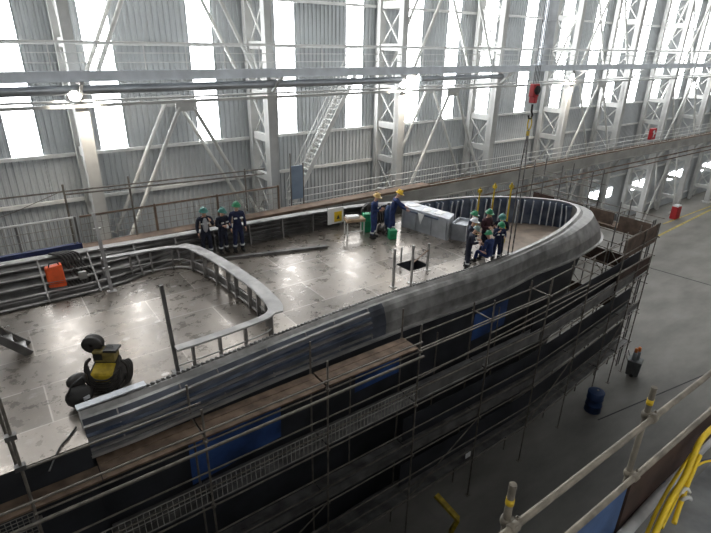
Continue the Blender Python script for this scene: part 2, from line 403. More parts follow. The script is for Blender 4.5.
# ducts and pipes under it
d = MB().tube((-4, 21.75, 5.87), (18.8, 21.75, 5.87), 0.17, 14).build('ventilation_duct', 'duct'); tag(d, 'long round grey duct running beneath the upper walkway', 'duct')
d = MB().tube((20.2, 21.75, 5.9), (27, 21.75, 5.9), 0.13, 12).build('ventilation_duct', 'duct'); tag(d, 'shorter round duct beneath the walkway, right of the third column', 'duct')
d = MB().tube((-4, 21.85, 5.48), (XB, 21.85, 5.48), 0.045, 8).build('service_pipe', 'rail'); tag(d, 'thin pale pipe along the columns below the upper walkway', 'pipe')
d = MB().b2((-4, 21.86, 5.24), (XB, 21.98, 5.36)).build('tie_beam', 'whitesteel'); tag(d, 'thin white tie beam just below the pale service pipe', 'beam')
vd = thing('vertical_duct', 'large shiny silver vertical duct rising above the upper walkway', 'duct', (30.6, 21.5, 6.5))
vb = MB(); vb.tube((0, 0, 0.05), (0, 0, 10.4), 0.40, 24); vb.build('duct_pipe', 'duct', vd)
for z in (1.2, 2.6, 4.0, 5.4): MB().lathe((0, 0, z), [(0.40, -0.05), (0.43, -0.05), (0.43, 0.05), (0.40, 0.05)], 24).build('duct_collar', 'duct', vd)
MB().b2((-0.5, -0.35, -0.06), (0.5, 0.4, 0.06)).build('duct_support', 'galv', vd)

# floodlights on three columns
for lab, p in (('bright floodlight on the leftmost lattice column', (75, 95)), ('bright floodlight on the column right of the wall stair', (404, 84)), ('bright floodlight on the column right of the silver duct', (573, 77))):
    c = gy(*p, 21.6)
    t = thing('floodlight', lab, 'lamp', c, 'floodlights on the columns')
    R = 0.22
    MB().lathe((0, 0.06, 0), [(0.001, 0.22), (0.12, 0.2), (R, 0), (R+0.02, -0.02), (R, -0.03)], 16, 'Y').build('reflector', 'galv', t)
    MB().lathe((0, 0.04, 0), [(0.001, 0.0), (R-0.02, 0.0), (R-0.02, 0.02), (0.001, 0.02)], 16, 'Y').build('lamp_lens', 'lampglass', t)
    MB().bar((0, 0.2, 0), (0, 0.46, 0.05), 0.08, 0.08).build('mounting_arm', 'galv', t)
    ld = bpy.data.lights.new('floodlight_beam', 'SPOT'); ld.energy = 900; ld.spot_size = 2.2; ld.spot_blend = 0.6; ld.color = (1, 0.9, 0.78); ld.shadow_soft_size = 0.15
    lo = bpy.data.objects.new('floodlight_beam', ld); COL.objects.link(lo); lo.parent = t; lo.location = (0, -0.12, 0)
    lo.rotation_euler = (math.radians(52), 0, 0)

# ------------------------------------------------------------------ wall stair
st = thing('wall_stair', 'steep pale steel stair rising along the wall to the upper walkway', 'stair', (12.6, 23, -0.1))
a0, a1 = V((12.75, 22.75, -0.1)), V((16.7, 22.75, 6.35))
for dy, n in ((0, 0), (0.75, 1)):
    P(MB().bar(a0+V((0, dy, 0)), a1+V((0, dy, 0)), 0.05, 0.24), 'stringer', 'rail', st)
    h = V((0, dy, 0.95))
    P(MB().tube(a0+h, a1+h, 0.025, 6), 'handrail', 'rail', st)
    P(MB().tube(a0+h*0.55+V((0, dy*0.45, 0)), a1+h*0.55+V((0, dy*0.45, 0)), 0.018, 6), 'handrail', 'rail', st)
    for i in range(5):
        p = a0.lerp(a1, (i+0.5)/5)+V((0, dy, 0)); P(MB().tube(p, p+V((0, 0, 0.95)), 0.02, 6), 'rail_post', 'rail', st)
for i in range(26):
    p = a0.lerp(a1, (i+0.6)/26.5); P(MB().b2((p.x-0.11, 22.77, p.z-0.02), (p.x+0.11, 23.48, p.z+0.02)), 'tread', 'whitesteel', st)

# ------------------------------------------------------------------ crane runway
cr = thing('crane_runway', 'long grey crane runway girder with walkway and handrail across the columns', 'runway beam', (0, 21.6, -0.2))
rb = MB(); rb.b2((-6, 21.5, -0.85), (XB, 21.56, -0.2)); rb.b2((-6, 21.38, -0.24), (XB, 21.9, -0.16)); rb.b2((-6, 21.38, -0.92), (XB, 21.7, -0.84)); P(rb, 'girder', 'runway', cr)
P(MB().b2((-6, 21.42, -0.16), (XB, 21.50, -0.06)), 'crane_rail', 'rust', cr)
P(MB().b2((-6, 21.9, -0.2), (XB, 22.0, -0.1)), 'kick_plate', 'rust', cr)
for z in (0.82, 0.46, 0.16): P(MB().tube((11.9, 21.85, z), (XB, 21.85, z), 0.026, 6), 'handrail', 'rail', cr)
for i in range(54):
    x = 11.9+1.33*i; P(MB().tube((x, 21.85, -0.2), (x, 21.85, 0.82), 0.022, 6), 'rail_post', 'rail', cr)
for k in range(10): P(MB().bar((CX[k], 21.95, -1.8), (CX[k], 21.5, -0.9), 0.2, 0.2), 'bracket', 'whitesteel', cr)
lw = thing('lower_girder', 'brown lattice girder under the crane runway, right of the bow', 'beam', (0, 21.4, -1.8))
P(MB().tube((24, 21.3, -1.35), (XB, 21.3, -1.35), 0.05, 6), 'chord', 'rust', lw)
P(MB().tube((24, 21.3, -1.75), (XB, 21.3, -1.75), 0.05, 6), 'chord', 'rust', lw)

# red boxes on columns and at the column foot
rbx = thing('fire_box', 'small red box with white mark on a column above the crane runway', 'box', (48.2, 21.7, 0.3))
MB().b2((-0.42, -0.14, 0), (0.42, 0.14, 0.95)).build('case', 'red', rbx, bevel=0.03)
mk = MB().b2((-0.12, -0.16, 0.2), (0.02, -0.145, 0.8)).b2((0.02, -0.16, 0.45), (0.22, -0.145, 0.6)).b2((-0.28, -0.16, 0.62), (-0.12, -0.145, 0.74)); mk.build('white_mark', 'white', rbx)
MB().bar((0, 0.1, 0.5), (0.0, 0.5, 0.5), 0.2, 0.3).build('mounting_bracket', 'whitesteel', rbx)
c = gz(674.5, 214, FZ)
rc = thing('fire_cabinet', 'red fire cabinet standing on the floor at a column foot', 'cabinet', (c.x*21.5/c.y, 21.5, FZ))
MB().b2((-0.45, -0.35, 0), (0.45, 0.25, 1.3)).build('body', 'red', rc, bevel=0.04)
MB().b2((-0.38, -0.38, 0.12), (0.38, -0.35, 1.2)).build('door', 'red', rc)
MB().b2((-0.4, -0.3, 1.3), (0.4, 0.2, 1.45)).build('top_tray', 'white', rc)

# ------------------------------------------------------------------ the ship
ship = thing('ship_hull_section', 'large unpainted steel ship bow section with flat deck under construction', 'ship section', (10, 14.5, FZ))
def S(mb, n, mt, par=None):
    o = mb.build(n, mt, par or ship)
    if par is None: o.location = -V(ship.location)
    return o
# rim line (inner edge) near side, bow, far side
RIM = [(0.5, 10.62), (1.66, 10.62), (3.5, 10.78), (5.28, 10.95), (8.1, 11.15), (10.1, 11.2), (13.3, 11.1), (15.0, 11.15), (17.4, 11.4), (19.4, 11.75), (21.0, 12.2), (22.4, 12.7), (23.25, 13.15), (23.75, 13.75),
       (23.8, 14.45), (23.25, 15.3), (22.6, 16.0), (21.7, 16.7), (20.35, 17.5), (18.6, 18.0), (17.2, 18.25)]
def catmull(pts, k=6):
    out = []; P_ = [V(p).to_3d() if len(p) == 2 else V(p) for p in pts]
    for i in range(len(P_)-1):
        p0 = P_[max(i-1, 0)]; p1 = P_[i]; p2 = P_[i+1]; p3 = P_[min(i+2, len(P_)-1)]
        for j in range(k):
            t = j/k
            out.append(0.5*((2*p1)+(p2-p0)*t+(2*p0-5*p1+4*p2-p3)*t*t+(3*p1-p0-3*p2+p3)*t**3))
    out.append(P_[-1]); return out
rim = catmull(RIM, 6)
def normals(path):
    ns = []
    for i in range(len(path)):
        d = (path[min(i+1, len(path)-1)]-path[max(i-1, 0)]).normalized()
        ns.append(V((d.y, -d.x, 0)))   # outward (to the right of travel: -Y on near side)
    return ns
rn = normals(rim)
def lerp(a, b, t): return a+(b-a)*max(0, min(1, t))
def LZ(i):
    p = rim[i]; frac = i/(len(rim)-1)
    near = frac < 0.62
    x = p.x
    if p.y < 14.0:
        L = lerp(0.78, 0.62, (x-2)/7) if x < 9 else (lerp(0.62, 0.42, (x-9)/4) if x < 13 else (lerp(0.42, 0.34, (x-13)/4) if x < 17 else lerp(0.34, 1.45, (x-17.5)/6)))
        z = lerp(-0.5, -0.9, (x-2)/7) if x < 9 else lerp(-0.9, -1.05, (x-9)/4)
    else:
        L = lerp(1.45, 0.4, (23.8-x)/3); z = -1.05
    return L, z
stn = []
for i, p in enumerate(rim):
    L, zl = LZ(i); n = rn[i]
    zin = 0.0 if p.x < 16.3 and p.y < 15 else -1.1
    prof = [(0, zin), (0, 0.30), (0.15, 0.31), (0.19+0.1*(L-0.4), 0.22), (0.26+0.15*(L-0.4), 0.20), (0.5*L+0.10, 0.10), (0.55*L+0.14, -0.06), (0.8*L+0.08, zl*0.45), (L-0.06, zl+0.10)]
    stn.append([p+n*o+V((0, 0, z)) for o, z in prof])
sh_ = S(MB().sweep([t_[:5] for t_ in stn]), 'bulwark_shell', 'steelrim')
shell_st = stn
cut = min(i for i, p in enumerate(rim) if p.x > 9.0)
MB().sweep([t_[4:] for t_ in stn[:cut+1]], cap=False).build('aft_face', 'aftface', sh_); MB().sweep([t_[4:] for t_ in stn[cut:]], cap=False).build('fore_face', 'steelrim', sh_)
stn = []
for i, p in enumerate(rim):
    L, zl = LZ(i); n = rn[i]
    prof = [(L-0.2, zl+0.10), (L+0.05, zl+0.11), (L+0.05, zl+0.04), (L-0.3, zl+0.03)]
    stn.append([p+n*o+V((0, 0, z)) for o, z in prof])
S(MB().sweep(stn), 'rubbing_flange', 'steelraw')
sm = MB(); sst = []
for i in range(440):
    x_ = 1.9+0.031*i; j = min(range(len(rim)), key=lambda q: abs(rim[q].x-x_) if rim[q].y < 14 else 99)
    a_, b_ = (j, j+1) if rim[j].x <= x_ else (j-1, j)
    tt = (x_-rim[a_].x)/(rim[b_].x-rim[a_].x); p = rim[a_].lerp(rim[b_], tt); h = 0.355 if i % 4 < 2 else 0.318
    sst.append([p+rn[j]*o+V((0, 0, z)) for o, z in ((0.04, 0.30), (0.04, h), (0.10, h), (0.10, 0.30))])
sm.sweep(sst)
S(sm, 'serrated_strip', 'steeldark')
# longitudinal ribs on the near side face
for q, (ia, ib, tt, w_) in enumerate(((4, 5, 0.9, 0.05), (5, 6, 0.9, 0.04), (6, 7, 0.35, 0.05), (6, 7, 0.8, 0.04), (7, 8, 0.5, 0.05))):
    mb = MB(); st_ = []
    for i in range(cut-1):
        p = shell_st[i][ia].lerp(shell_st[i][ib], tt)+rn[i]*0.02; st_.append([p+V((0, 0, w_/2))-rn[i]*0.03, p+V((0, 0, w_/2))+rn[i]*w_, p-V((0, 0, 0.02))+rn[i]*w_, p-V((0, 0, w_/2))-rn[i]*0.03])
    mb.sweep(st_); S(mb, 'side_longitudinal', 'steelbar' if q in (0, 2, 4) else 'steelblue')
for x_ in (1.2, 2.4, 3.6, 4.8, 6.0, 7.2, 8.4):
    i = min(range(cut), key=lambda q: abs(rim[q].x-x_)); S(MB().bar(shell_st[i][4], shell_st[i][8]+V((0, 0, 0.05)), 0.03, 0.12), 'side_bracket', 'steelbar')
# bright cap bar at the aft end of the rim, and end frame
S(MB().bar((0.45, 10.55, 0.36), (1.9, 10.62, 0.36), 0.2, 0.03), 'end_cap_bar', 'frameflange')
e_ = MB(); a = V((0.5, 10.55, 0.3)); b = V((0.5, 9.95, -0.35))
e_.bar(a, b, 0.06, 0.08); e_.bar(b, b+V((0.0, 0, -0.2)), 0.06, 0.06); e_.bar((0.5, 10.6, 0.3), (0.5, 10.6, -0.5), 0.05, 0.05)
S(e_, 'end_frame', 'steelraw')
# lower side shell
stn = []
for i, p in enumerate(rim):
    L, zl = LZ(i); n = rn[i]; k = max(0, (p.x-12)/12)
    rows = [(0.5*L, zl+0.05), (0.45*L, -1.6), (0.35*L-0.05*k, -2.9), (0.25*L-0.1*k, -4.5), (0.0-0.1*k, -6.4), (-0.1-0.3*k, -8.4)]
    stn.append([p+n*o+V((0, 0, z)) for o, z in rows])
S(MB().sweep(stn, True, cap=False), 'side_shell', 'hulldark')
S(MB().b2((-5, 9.80, -8.3), (0.50, 9.88, -0.03)).b2((0.44, 9.88, -8.3), (0.50, 10.7, -0.4)), 'aft_side_shell', 'hulldark')
S(MB().b2((-5, 18.3, -8.3), (17, 18.5, -0.03)), 'far_side_shell', 'hulldark')
# blue primed plates on the side (patches of paint in the side shell), each a plate lapped on the shell
def side_patch(x0, x1, z0, z1):
    ii = [i for i, p in enumerate(rim) if x0 <= p.x <= x1 and p.y < 14]
    st_ = []
    for i in ii:
        L, zl = LZ(i); p = rim[i]; n = rn[i]; k = max(0, (p.x-12)/12)
        def off(z):
            pts = [(-1.6, 0.45*L), (-2.9, 0.35*L-0.05*k), (-4.5, 0.25*L-0.1*k), (-6.4, -0.1*k)]
            for (za, oa), (zb, ob) in zip(pts[:-1], pts[1:]):
                if za >= z >= zb: return oa+(ob-oa)*(z-za)/(zb-za)
            return pts[0][1]
        st_.append([p+n*(off(z)+0.025)+V((0, 0, z)) for z in (z0, (z0+z1)/2, z1)])
    S(MB().sweep(st_, cap=False), 'primed_plate', 'hullblue')
side_patch(2.4, 5.3, -1.62, -3.0); side_patch(7.9, 10.4, -1.62, -2.8); side_patch(13.5, 16.0, -1.62, -2.8)
# deck plating with the open manhole
hx0, hx1, hy0, hy1 = 11.75, 12.75, 12.55, 13.35
near_pts = [p for p in rim if p.x < 16.4 and p.y < 14]
def strip_deck(x0, x1, z=0.0):
    pass
dk = MB()
far_y = lambda x: 18.95-0.03*max(0, x)
def near_y(x):
    if x < 0.5: return 9.76
    q = min(near_pts, key=lambda p: abs(p.x-x)); return q.y+0.08
xs = [-5, 0.0, 0.49, 0.51, 2, 3.5, 5.3, 8.1, 10.1, hx0, hx1, 14, 15.4, 16.4]
th = 0.02
for a, b in zip(xs[:-1], xs[1:]):
    def quad(y00, y01, y10, y11):
        dk.add([(a, y00, 0), (b, y10, 0), (b, y11, 0), (a, y01, 0), (a, y00, -th), (b, y10, -th), (b, y11, -th), (a, y01, -th)], [(0, 1, 2, 3), (7, 6, 5, 4), (0, 4, 5, 1), (2, 6, 7, 3)])
    if a == hx0:
        quad(near_y(a), hy0, near_y(b), hy0); quad(hy1, far_y(a), hy1, far_y(b))
    else: quad(near_y(a), far_y(a), near_y(b), far_y(b))
S(dk, 'deck_plating', 'deck')
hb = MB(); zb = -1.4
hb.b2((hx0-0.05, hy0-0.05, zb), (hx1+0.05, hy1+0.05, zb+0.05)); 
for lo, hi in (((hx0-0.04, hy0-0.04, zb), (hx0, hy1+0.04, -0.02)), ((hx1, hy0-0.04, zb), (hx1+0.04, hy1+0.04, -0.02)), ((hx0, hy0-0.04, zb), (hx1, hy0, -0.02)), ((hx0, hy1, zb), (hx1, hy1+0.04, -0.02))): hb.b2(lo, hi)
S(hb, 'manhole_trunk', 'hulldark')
# bow well: bulkhead step and brown floor
S(MB().b2((16.36, 11.3, -1.1), (16.42, 18.4, -0.02)), 'well_bulkhead', 'steeldark')
inner = [(p.x, p.y) for p in rim if p.x > 16.3]
S(MB().prism(inner, -1.16, -1.1), 'well_floor', 'wellfloor')
S(MB().add([(17.6, 12.2, -1.08), (19.6, 12.6, -1.08), (20.8, 15.2, -1.0), (18.6, 15.6, -1.0)], [(0, 1, 2, 3)]).prism([(18.0, 12.0), (21.6, 12.9), (21.3, 13.3), (17.9, 12.3)], -1.09, -0.6), 'well_stringer', 'wellfloor')
# bow inner plating (blue) and frames with pale flanges
st_ = []
fi = [i for i, p in enumerate(rim) if p.y > 13.6]
for i in fi:
    p = rim[i]; n = rn[i]; st_.append([p-n*0.03+V((0, 0, z)) for z in (0.25, -1.1)])
S(MB().sweep(st_, cap=False), 'bow_inner_plating', 'steelblue')
acc = 0; last = None; nextd = 0
for i in fi:
    p = rim[i]
    if last is not None: acc += (p-last).length
    last = p
    if acc >= nextd:
        nextd += 0.42; n = rn[i]; t_ = V((-n.y, n.x, 0))
        q = p-n*0.04
        fr = S(MB().add([q-t_*0.012+V((0, 0, 0.24)), q-n*0.30-t_*0.012+V((0, 0, 0.24)), q-n*0.22-t_*0.012+V((0, 0, -0.2)), q-n*0.14-t_*0.012+V((0, 0, -1.08)), q-t_*0.012+V((0, 0, -1.08)),
                         q+t_*0.012+V((0, 0, 0.24)), q-n*0.30+t_*0.012+V((0, 0, 0.24)), q-n*0.22+t_*0.012+V((0, 0, -0.2)), q-n*0.14+t_*0.012+V((0, 0, -1.08)), q+t_*0.012+V((0, 0, -1.08))],
                        [(0, 1, 2, 3, 4), (9, 8, 7, 6, 5), (0, 5, 6, 1), (1, 6, 7, 2), (2, 7, 8, 3), (3, 8, 9, 4)]), 'bow_frame', 'steelblue')
        MB().path([q-n*0.31+V((0, 0, 0.24)), q-n*0.23+V((0, 0, -0.2)), q-n*0.15+V((0, 0, -1.08))], 0.035, 5).build('frame_flange', 'frameflange', fr)
# far bulwark: top flange, longitudinals, frames
FB = [(-5, 18.85, 0.92), (0, 18.75, 0.92), (6.2, 18.5, 0.88), (11.3, 18.35, 0.82), (14.5, 18.3, 0.66), (17.4, 18.2, 0.34)]
fbp = catmull(FB, 6)
def fbase(x): return lerp(17.05, 18.3, (x-2.5)/3.0)   # foot of the bulwark frames
mbf = MB()
mbf.sweep([[p+V((0, -0.14, 0)), p+V((0, 0.16, 0.02)), p+V((0, 0.16, -0.03)), p+V((0, -0.14, -0.05))] for p in fbp]); S(mbf, 'bulwark_top_flange', 'coam')
mbf = MB(); mbf.sweep([[p+V((0, 0.06, 0)), V((p.x, max(fbase(p.x), 17.2)+0.08, -0.01)), V((p.x, max(fbase(p.x), 17.2)+0.14, -0.01)), p+V((0, 0.1, 0))] for p in fbp]); S(mbf, 'far_bulwark_plating', 'steeldark')
for t in (0.2, 0.4, 0.6, 0.8, 0.98):
    mbf = MB(); st_ = []
    for p in fbp:
        f = V((p.x, fbase(p.x), 0.03)); q = p.lerp(f, t)
        st_.append([q+V((0, -0.10, 0.02)), q+V((0, 0.05, 0.02)), q+V((0, 0.05, -0.035)), q+V((0, -0.10, -0.035))])
    mbf.sweep(st_); S(mbf, 'bulwark_longitudinal', 'steelbar')
x = -3.7
while x < 17:
    p = min(fbp, key=lambda q: abs(q.x-x)); f = V((x, fbase(x)-0.06, 0.0)); p = V((x, p.y-0.1, p.z-0.04))
    S(MB().bar(p, f, 0.05, 0.12), 'bulwark_frame', 'steelbar'); x += 1.48
# curved coaming on the aft deck
CO = [(2.5, 17.62), (3.6, 17.55), (4.6, 17.42), (5.05, 17.2), (5.28, 16.6), (5.48, 15.4), (5.6, 14.1), (5.65, 13.0), (5.6, 12.1), (5.5, 11.5), (5.2, 11.2), (4.4, 11.08), (3.5, 11.02), (2.75, 11.0)]
co = catmull(CO, 5); cn = [-n for n in normals(co)]
def cw(i):
    return 0.42 if 17.3 > co[i].y > 11.3 else 0.24
coam = S(MB().sweep([[p+V((0, 0, 0.86)), p-cn[i]*-cw(i)*1.0+V((0, 0, 0.86)), p-cn[i]*-cw(i)*1.0+V((0, 0, 0.81)), p+V((0, 0, 0.81))] for i, p in enumerate(co)]), 'coaming', 'coam')
acc = 0; last = None; nd = 0
for i, p in enumerate(co):
    if last is not None: acc += (p-last).length
    last = p
    if acc >= nd:
        nd += 0.72; q = p+cn[i]*0.1
        MB().bar(q+V((0, 0, 0)), q+V((0, 0, 0.82)), 0.05, 0.13, cn[i]).build('coaming_stanchion', 'steelbar', coam)
for z, r in ((0.36, 0.022), (0.06, 0.03)):
    MB().path([p+cn[i]*0.12+V((0, 0, z)) for i, p in enumerate(co)], r, 6).build('coaming_rail', 'steelraw', coam)
cpl = MB()
ii = [i for i, p in enumerate(co) if 17.2 > p.y > 12]
cpl.sweep([[co[i]+cn[i]*0.2+V((0, 0, 0.02)), co[i]+cn[i]*0.2+V((0, 0, 0.34))] for i in ii], cap=False); cpl.build('coaming_web_plate', 'steelraw', coam)

# posts on the deck
def flatpost(name, lab, a, b, w, h, mt='steelraw', cat='post'):
    t = thing(name, lab, cat, a)
    MB().bar((0, 0, 0), V(b)-V(a), w, h).build('shaft', mt, t)
    MB().b2((-0.14, -0.1, 0), (0.14, 0.1, 0.02)).build('foot_plate', mt, t)
    return t
p0 = gz(178, 371, 0); p1 = gy(161, 285, 11.3); flatpost('steel_post', 'tall dark flat steel post at the open end of the curved coaming', p0, p1, 0.08, 0.1, 'steeldark')
p0 = gz(112, 291, 0.0); p1 = gy(93, 213, p0.y+0.5)
t = flatpost('steel_post', 'tall leaning steel post with cleats against the far bulwark', p0, p1, 0.10, 0.10, 'steelraw')
for f in (0.3, 0.55, 0.8):
    q = (p1-p0)*f; MB().box(q, (0.22, 0.1, 0.07)).build('cleat', 'steelraw', t)
# manhole guard
hg = thing('manhole_guard', 'four upright posts and cross bar around the open manhole', 'guard', (12.2, 13, 0))
gp = []
for (bx, by), (tx, ty) in (((393, 287), (395, 246)), ((411, 283), (411.5, 239)), ((427, 270), (428.5, 243.5))):
    b_ = gz(bx, by, 0); wv = ray(tx, ty); h = CAM.z + wv.z*((b_.y-CAM.y)/wv.y); h = max(0.8, min(1.4, h))
    gp.append((b_, h)); P(MB().bar(b_, b_+V((0, 0, h)), 0.075, 0.06), 'post', 'steelraw', hg); P(MB().box(b_+V((0, 0, 0.012)), (0.2, 0.2, 0.024)), 'foot_plate', 'steelraw', hg)
P(MB().bar(gp[1][0]+V((0, 0, 0.75)), gp[2][0]+V((0, 0, 0.8)), 0.05, 0.03), 'cross_bar', 'rust', hg)
b_ = gz(401, 262, 0); P(MB().bar(b_, b_+V((0, 0, 0.6)), 0.06, 0.05), 'post', 'steelraw', hg)

# long dark bar lying on deck
a, b = gz(182, 263.5, 0.05), gz(327, 246.5, 0.05)
t = MB().bar(a, b, 0.16, 0.1).build('steel_bar', 'steeldark'); tag(t, 'long dark flat steel bar lying on the deck below the three workers', 'steel bar')

# ------------------------------------------------------------------ platform behind the far bulwark
fp = thing('access_platform', 'brown boarded scaffold platform with mesh guard behind the far bulwark', 'platform', (4, 19.8, 0.5))
P(MB().b2((2.2, 19.15, 0.72), (19, 19.8, 0.78)), 'platform_board', 'rust', fp)
P(MB().b2((-5, 19.12, 0.62), (2.2, 19.2, 1.02)), 'kick_board', 'bluekick', fp)
P(MB().b2((-5, 19.2, 0.62), (2.2, 20.3, 0.70)), 'platform_board', 'bluekick', fp)
def meshpanel(x0, x1, y, z0, z1, step=0.22, r=0.011):
    mb = MB(); n = int((x1-x0)/step)
    for i in range(n+1): mb.bar((x0+(x1-x0)*i/n, y, z0), (x0+(x1-x0)*i/n, y, z1), r*2, r*2)
    k = max(2, int((z1-z0)/step))
    for i in range(k+1): mb.bar((x0, y, z0+(z1-z0)*i/k), (x1, y, z0+(z1-z0)*i/k), r*2, r*2)
    return mb
P(meshpanel(-4, 2.05, 19.25, 1.05, 1.92), 'mesh_panel', 'mesh', fp)
P(MB().tube((-4, 19.22, 1.95), (2.1, 19.22, 1.95), 0.04, 8), 'guard_rail', 'rail', fp)
for x0, x1 in ((2.35, 4.9), (5.0, 7.4), (7.5, 10.2)):
    P(meshpanel(x0, x1, 19.7, 0.8, 1.75), 'mesh_panel', 'mesh', fp)
    P(MB().tube((x0, 19.7, 1.8), (x1, 19.7, 1.8), 0.035, 8), 'guard_rail', 'rust', fp)
for x in (0.4, 2.15):
    P(MB().bar((x, 19.27, 0.7), (x, 19.27, 1.95), 0.06, 0.06), 'guard_post', 'steeldark', fp)
for x in (4.95, 7.45, 10.25): P(MB().bar((x, 19.7, 0.7), (x, 19.7, 1.85), 0.07, 0.07), 'guard_post', 'rust', fp)
for x, y, z in ((2.0, 19.3, 3.1), (4.15, 19.6, 3.05), (9.0, 20.3, 2.6)):
    P(MB().tube((x, y, 0.72), (x, y, z), 0.035, 8), 'standard', 'scaf', fp)
P(MB().tube((-4, 19.3, 2.95), (9.5, 19.4, 2.72), 0.03, 8), 'long_rail', 'scaf', fp)
P(MB().tube((2.0, 19.3, 2.75), (9.5, 19.45, 2.5), 0.03, 8), 'long_rail', 'scaf', fp)
P(MB().path([(-1.0, 19.3, 2.05), (0.5, 19.3, 2.4), (2.0, 19.3, 2.9)], 0.012, 6), 'slack_rope', 'scaf', fp)
# blue locker by stair foot
t = thing('standing_screen', 'narrow blue-grey screen standing at the foot of the wall stair', 'panel', (11.9, 20.9, 0.7))
MB().b2((-0.3, -0.03, 0), (0.3, 0.03, 1.6)).build('sheet', mat('panelblue', (0.22, 0.28, 0.36), 0.5, 0.1, 0.1, 2), t)
MB().tube((-0.34, 0, -0.9), (-0.34, 0, 2.2), 0.03, 8).build('upright', 'scaf', t)
MB().tube((0.34, 0, -0.9), (0.34, 0, 1.7), 0.03, 8).build('upright', 'scaf', t)

# ------------------------------------------------------------------ near-side scaffold
sf = thing('tube_scaffold', 'tall dark tube scaffold along the near side of the ship', 'scaffold', (10, 9.3, FZ))
def SF(mb, n, mt='scaf'): return P(mb, n, mt, sf)
SX = [-0.66, 2.68, 5.97, 9.22, 12.45, 15.6, 18.8, 21.9, 24.0, 25.6]
def yo(x): return 9.2 + max(0, (x-16))*0.10
def yi(x): return yo(x)+0.78
LV = [-0.62, -2.6, -4.6, -6.6]
for i, x in enumerate(SX):
    top = 0.2 if x < 9.3 else (0.05 if x < 20 else -0.0)
    if i == 0: top = 2.3
    SF(MB().tube((x, yo(x), FZ+0.03), (x, yo(x), top), 0.028, 8), 'standard')
    SF(MB().b2((x-0.08, yo(x)-0.08, FZ), (x+0.08, yo(x)+0.08, FZ+0.02)), 'base_plate')
    ti = 0.38 if x < 9.3 else -0.35
    if i: SF(MB().tube((x-0.04, yi(x), FZ+0.03), (x-0.04, yi(x), ti), 0.028, 8), 'standard')
    for z in LV:
        SF(MB().tube((x, yo(x)-0.1, z-0.06), (x, yi(x)+0.1 if i else yo(x)+0.35, z-0.06), 0.025, 6), 'transom')
for lvl, z in enumerate(LV):
    for a, b in zip(SX[:-1], SX[1:]):
        A, B = V((a, yo(a), z)), V((b, yo(b), z)); A2, B2 = V((a, yi(a), z)), V((b, yi(b), z))
        SF(MB().tube(A+V((0, 0, -0.1)), B+V((0, 0, -0.1)), 0.026, 6), 'ledger')
        if a < 0:
            A2 = A2.lerp(B2, 0.37); A = A + V((0, 0, 0))
        SF(MB().tube(A2+V((0, 0, -0.1)), B2+V((0, 0, -0.1)), 0.026, 6), 'ledger')
        if lvl > 0 or a < 0: 
            SF(MB().tube(A+V((0, 0, 1.0)), B+V((0, 0, 1.0)), 0.024, 6), 'guard_rail')
        if lvl > 0:
            SF(MB().tube(A+V((0, 0, 0.5)), B+V((0, 0, 0.5)), 0.022, 6), 'guard_rail')
        if (lvl == 0 and b < 9.5) or lvl > 0:
            d_ = (B-A).normalized(); nrm = V((-d_.y, d_.x, 0))
            for q in range(3):
                off = nrm*(0.14+0.245*q)
                SF(MB().bar(A+off+d_*(0.03 if a > 0 else 1.22), B+off-d_*0.03, 0.225, 0.045), 'platform_board', 'boards' if lvl == 0 else 'steeldark')  # lower boards get a darker material, shade put into their colour
        if lvl == 0 and a < 0:
            for q in range(2): SF(MB().bar(A+V((-2.0, 0.14+0.235*q, 0)), A+V((1.2, 0.14+0.235*q, 0)), 0.225, 0.045), 'platform_board', 'boards')
        if (lvl >= 2 and a > 9) or (lvl == 1 and a > 15): SF(MB().bar(A+V((0, 0.5, 0.55)), B+V((0, 0.5, 0.55)), 0.02, 0.95), 'shade_sheet', 'hulldark')  # dark sheets added to stand in for shade in the lower bays
        # infill panels
        if lvl == 1 and a < 9:
            mp = MB(); n = 26
            for q in range(n+1):
                u = A.lerp(B, q/n)+V((0, 0, 0.06)); mp.bar(u, u+V((0, 0, 0.62)), 0.014, 0.014)
            for zz in (0.06, 0.38, 0.68): mp.bar(A+V((0, 0, zz)), B+V((0, 0, zz)), 0.02, 0.02)
            SF(mp, 'mesh_panel', 'mesh')
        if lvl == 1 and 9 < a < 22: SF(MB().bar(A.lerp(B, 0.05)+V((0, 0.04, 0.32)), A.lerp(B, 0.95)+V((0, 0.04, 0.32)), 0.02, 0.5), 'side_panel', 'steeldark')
        if lvl == 0 and a > 21: SF(MB().bar(A+V((0, 0.05, 0.1)), B+V((0, 0.05, 0.1)), 0.03, 0.95), 'side_panel', 'panelbrown')
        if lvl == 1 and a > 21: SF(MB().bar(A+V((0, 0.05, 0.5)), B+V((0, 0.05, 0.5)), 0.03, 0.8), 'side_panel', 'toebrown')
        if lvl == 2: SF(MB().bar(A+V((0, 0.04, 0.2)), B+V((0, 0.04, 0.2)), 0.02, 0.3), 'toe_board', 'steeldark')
# rails beside the top boards, and short extra uprights at the ship side
SF(MB().tube((-3, 9.12, -0.35), (9.22, 9.12, -0.35), 0.026, 6), 'guard_rail'); SF(MB().tube((-3, 9.02, -0.78), (9.22, 9.02, -0.78), 0.04, 8), 'guard_rail')
for a, b, z in ((9.22, 15.6, -0.62), (12.45, 18.8, -1.2), (9.22, 25.6, -1.7)):
    SF(MB().tube((a, yo(a), z), (b, yo(b), z), 0.024, 6), 'guard_rail')
for i in range(1, 8, 2):
    SF(MB().tube((SX[i], yo(SX[i]), -6.6), (SX[i+1], yo(SX[i+1]), -4.7), 0.022, 6), 'diagonal_brace')
for x in (7.3, 10.8, 13.9, 17.1):
    SF(MB().tube((x, yi(x)+0.05, -4.7), (x, yi(x)+0.05, -1.0), 0.024, 6), 'standard')
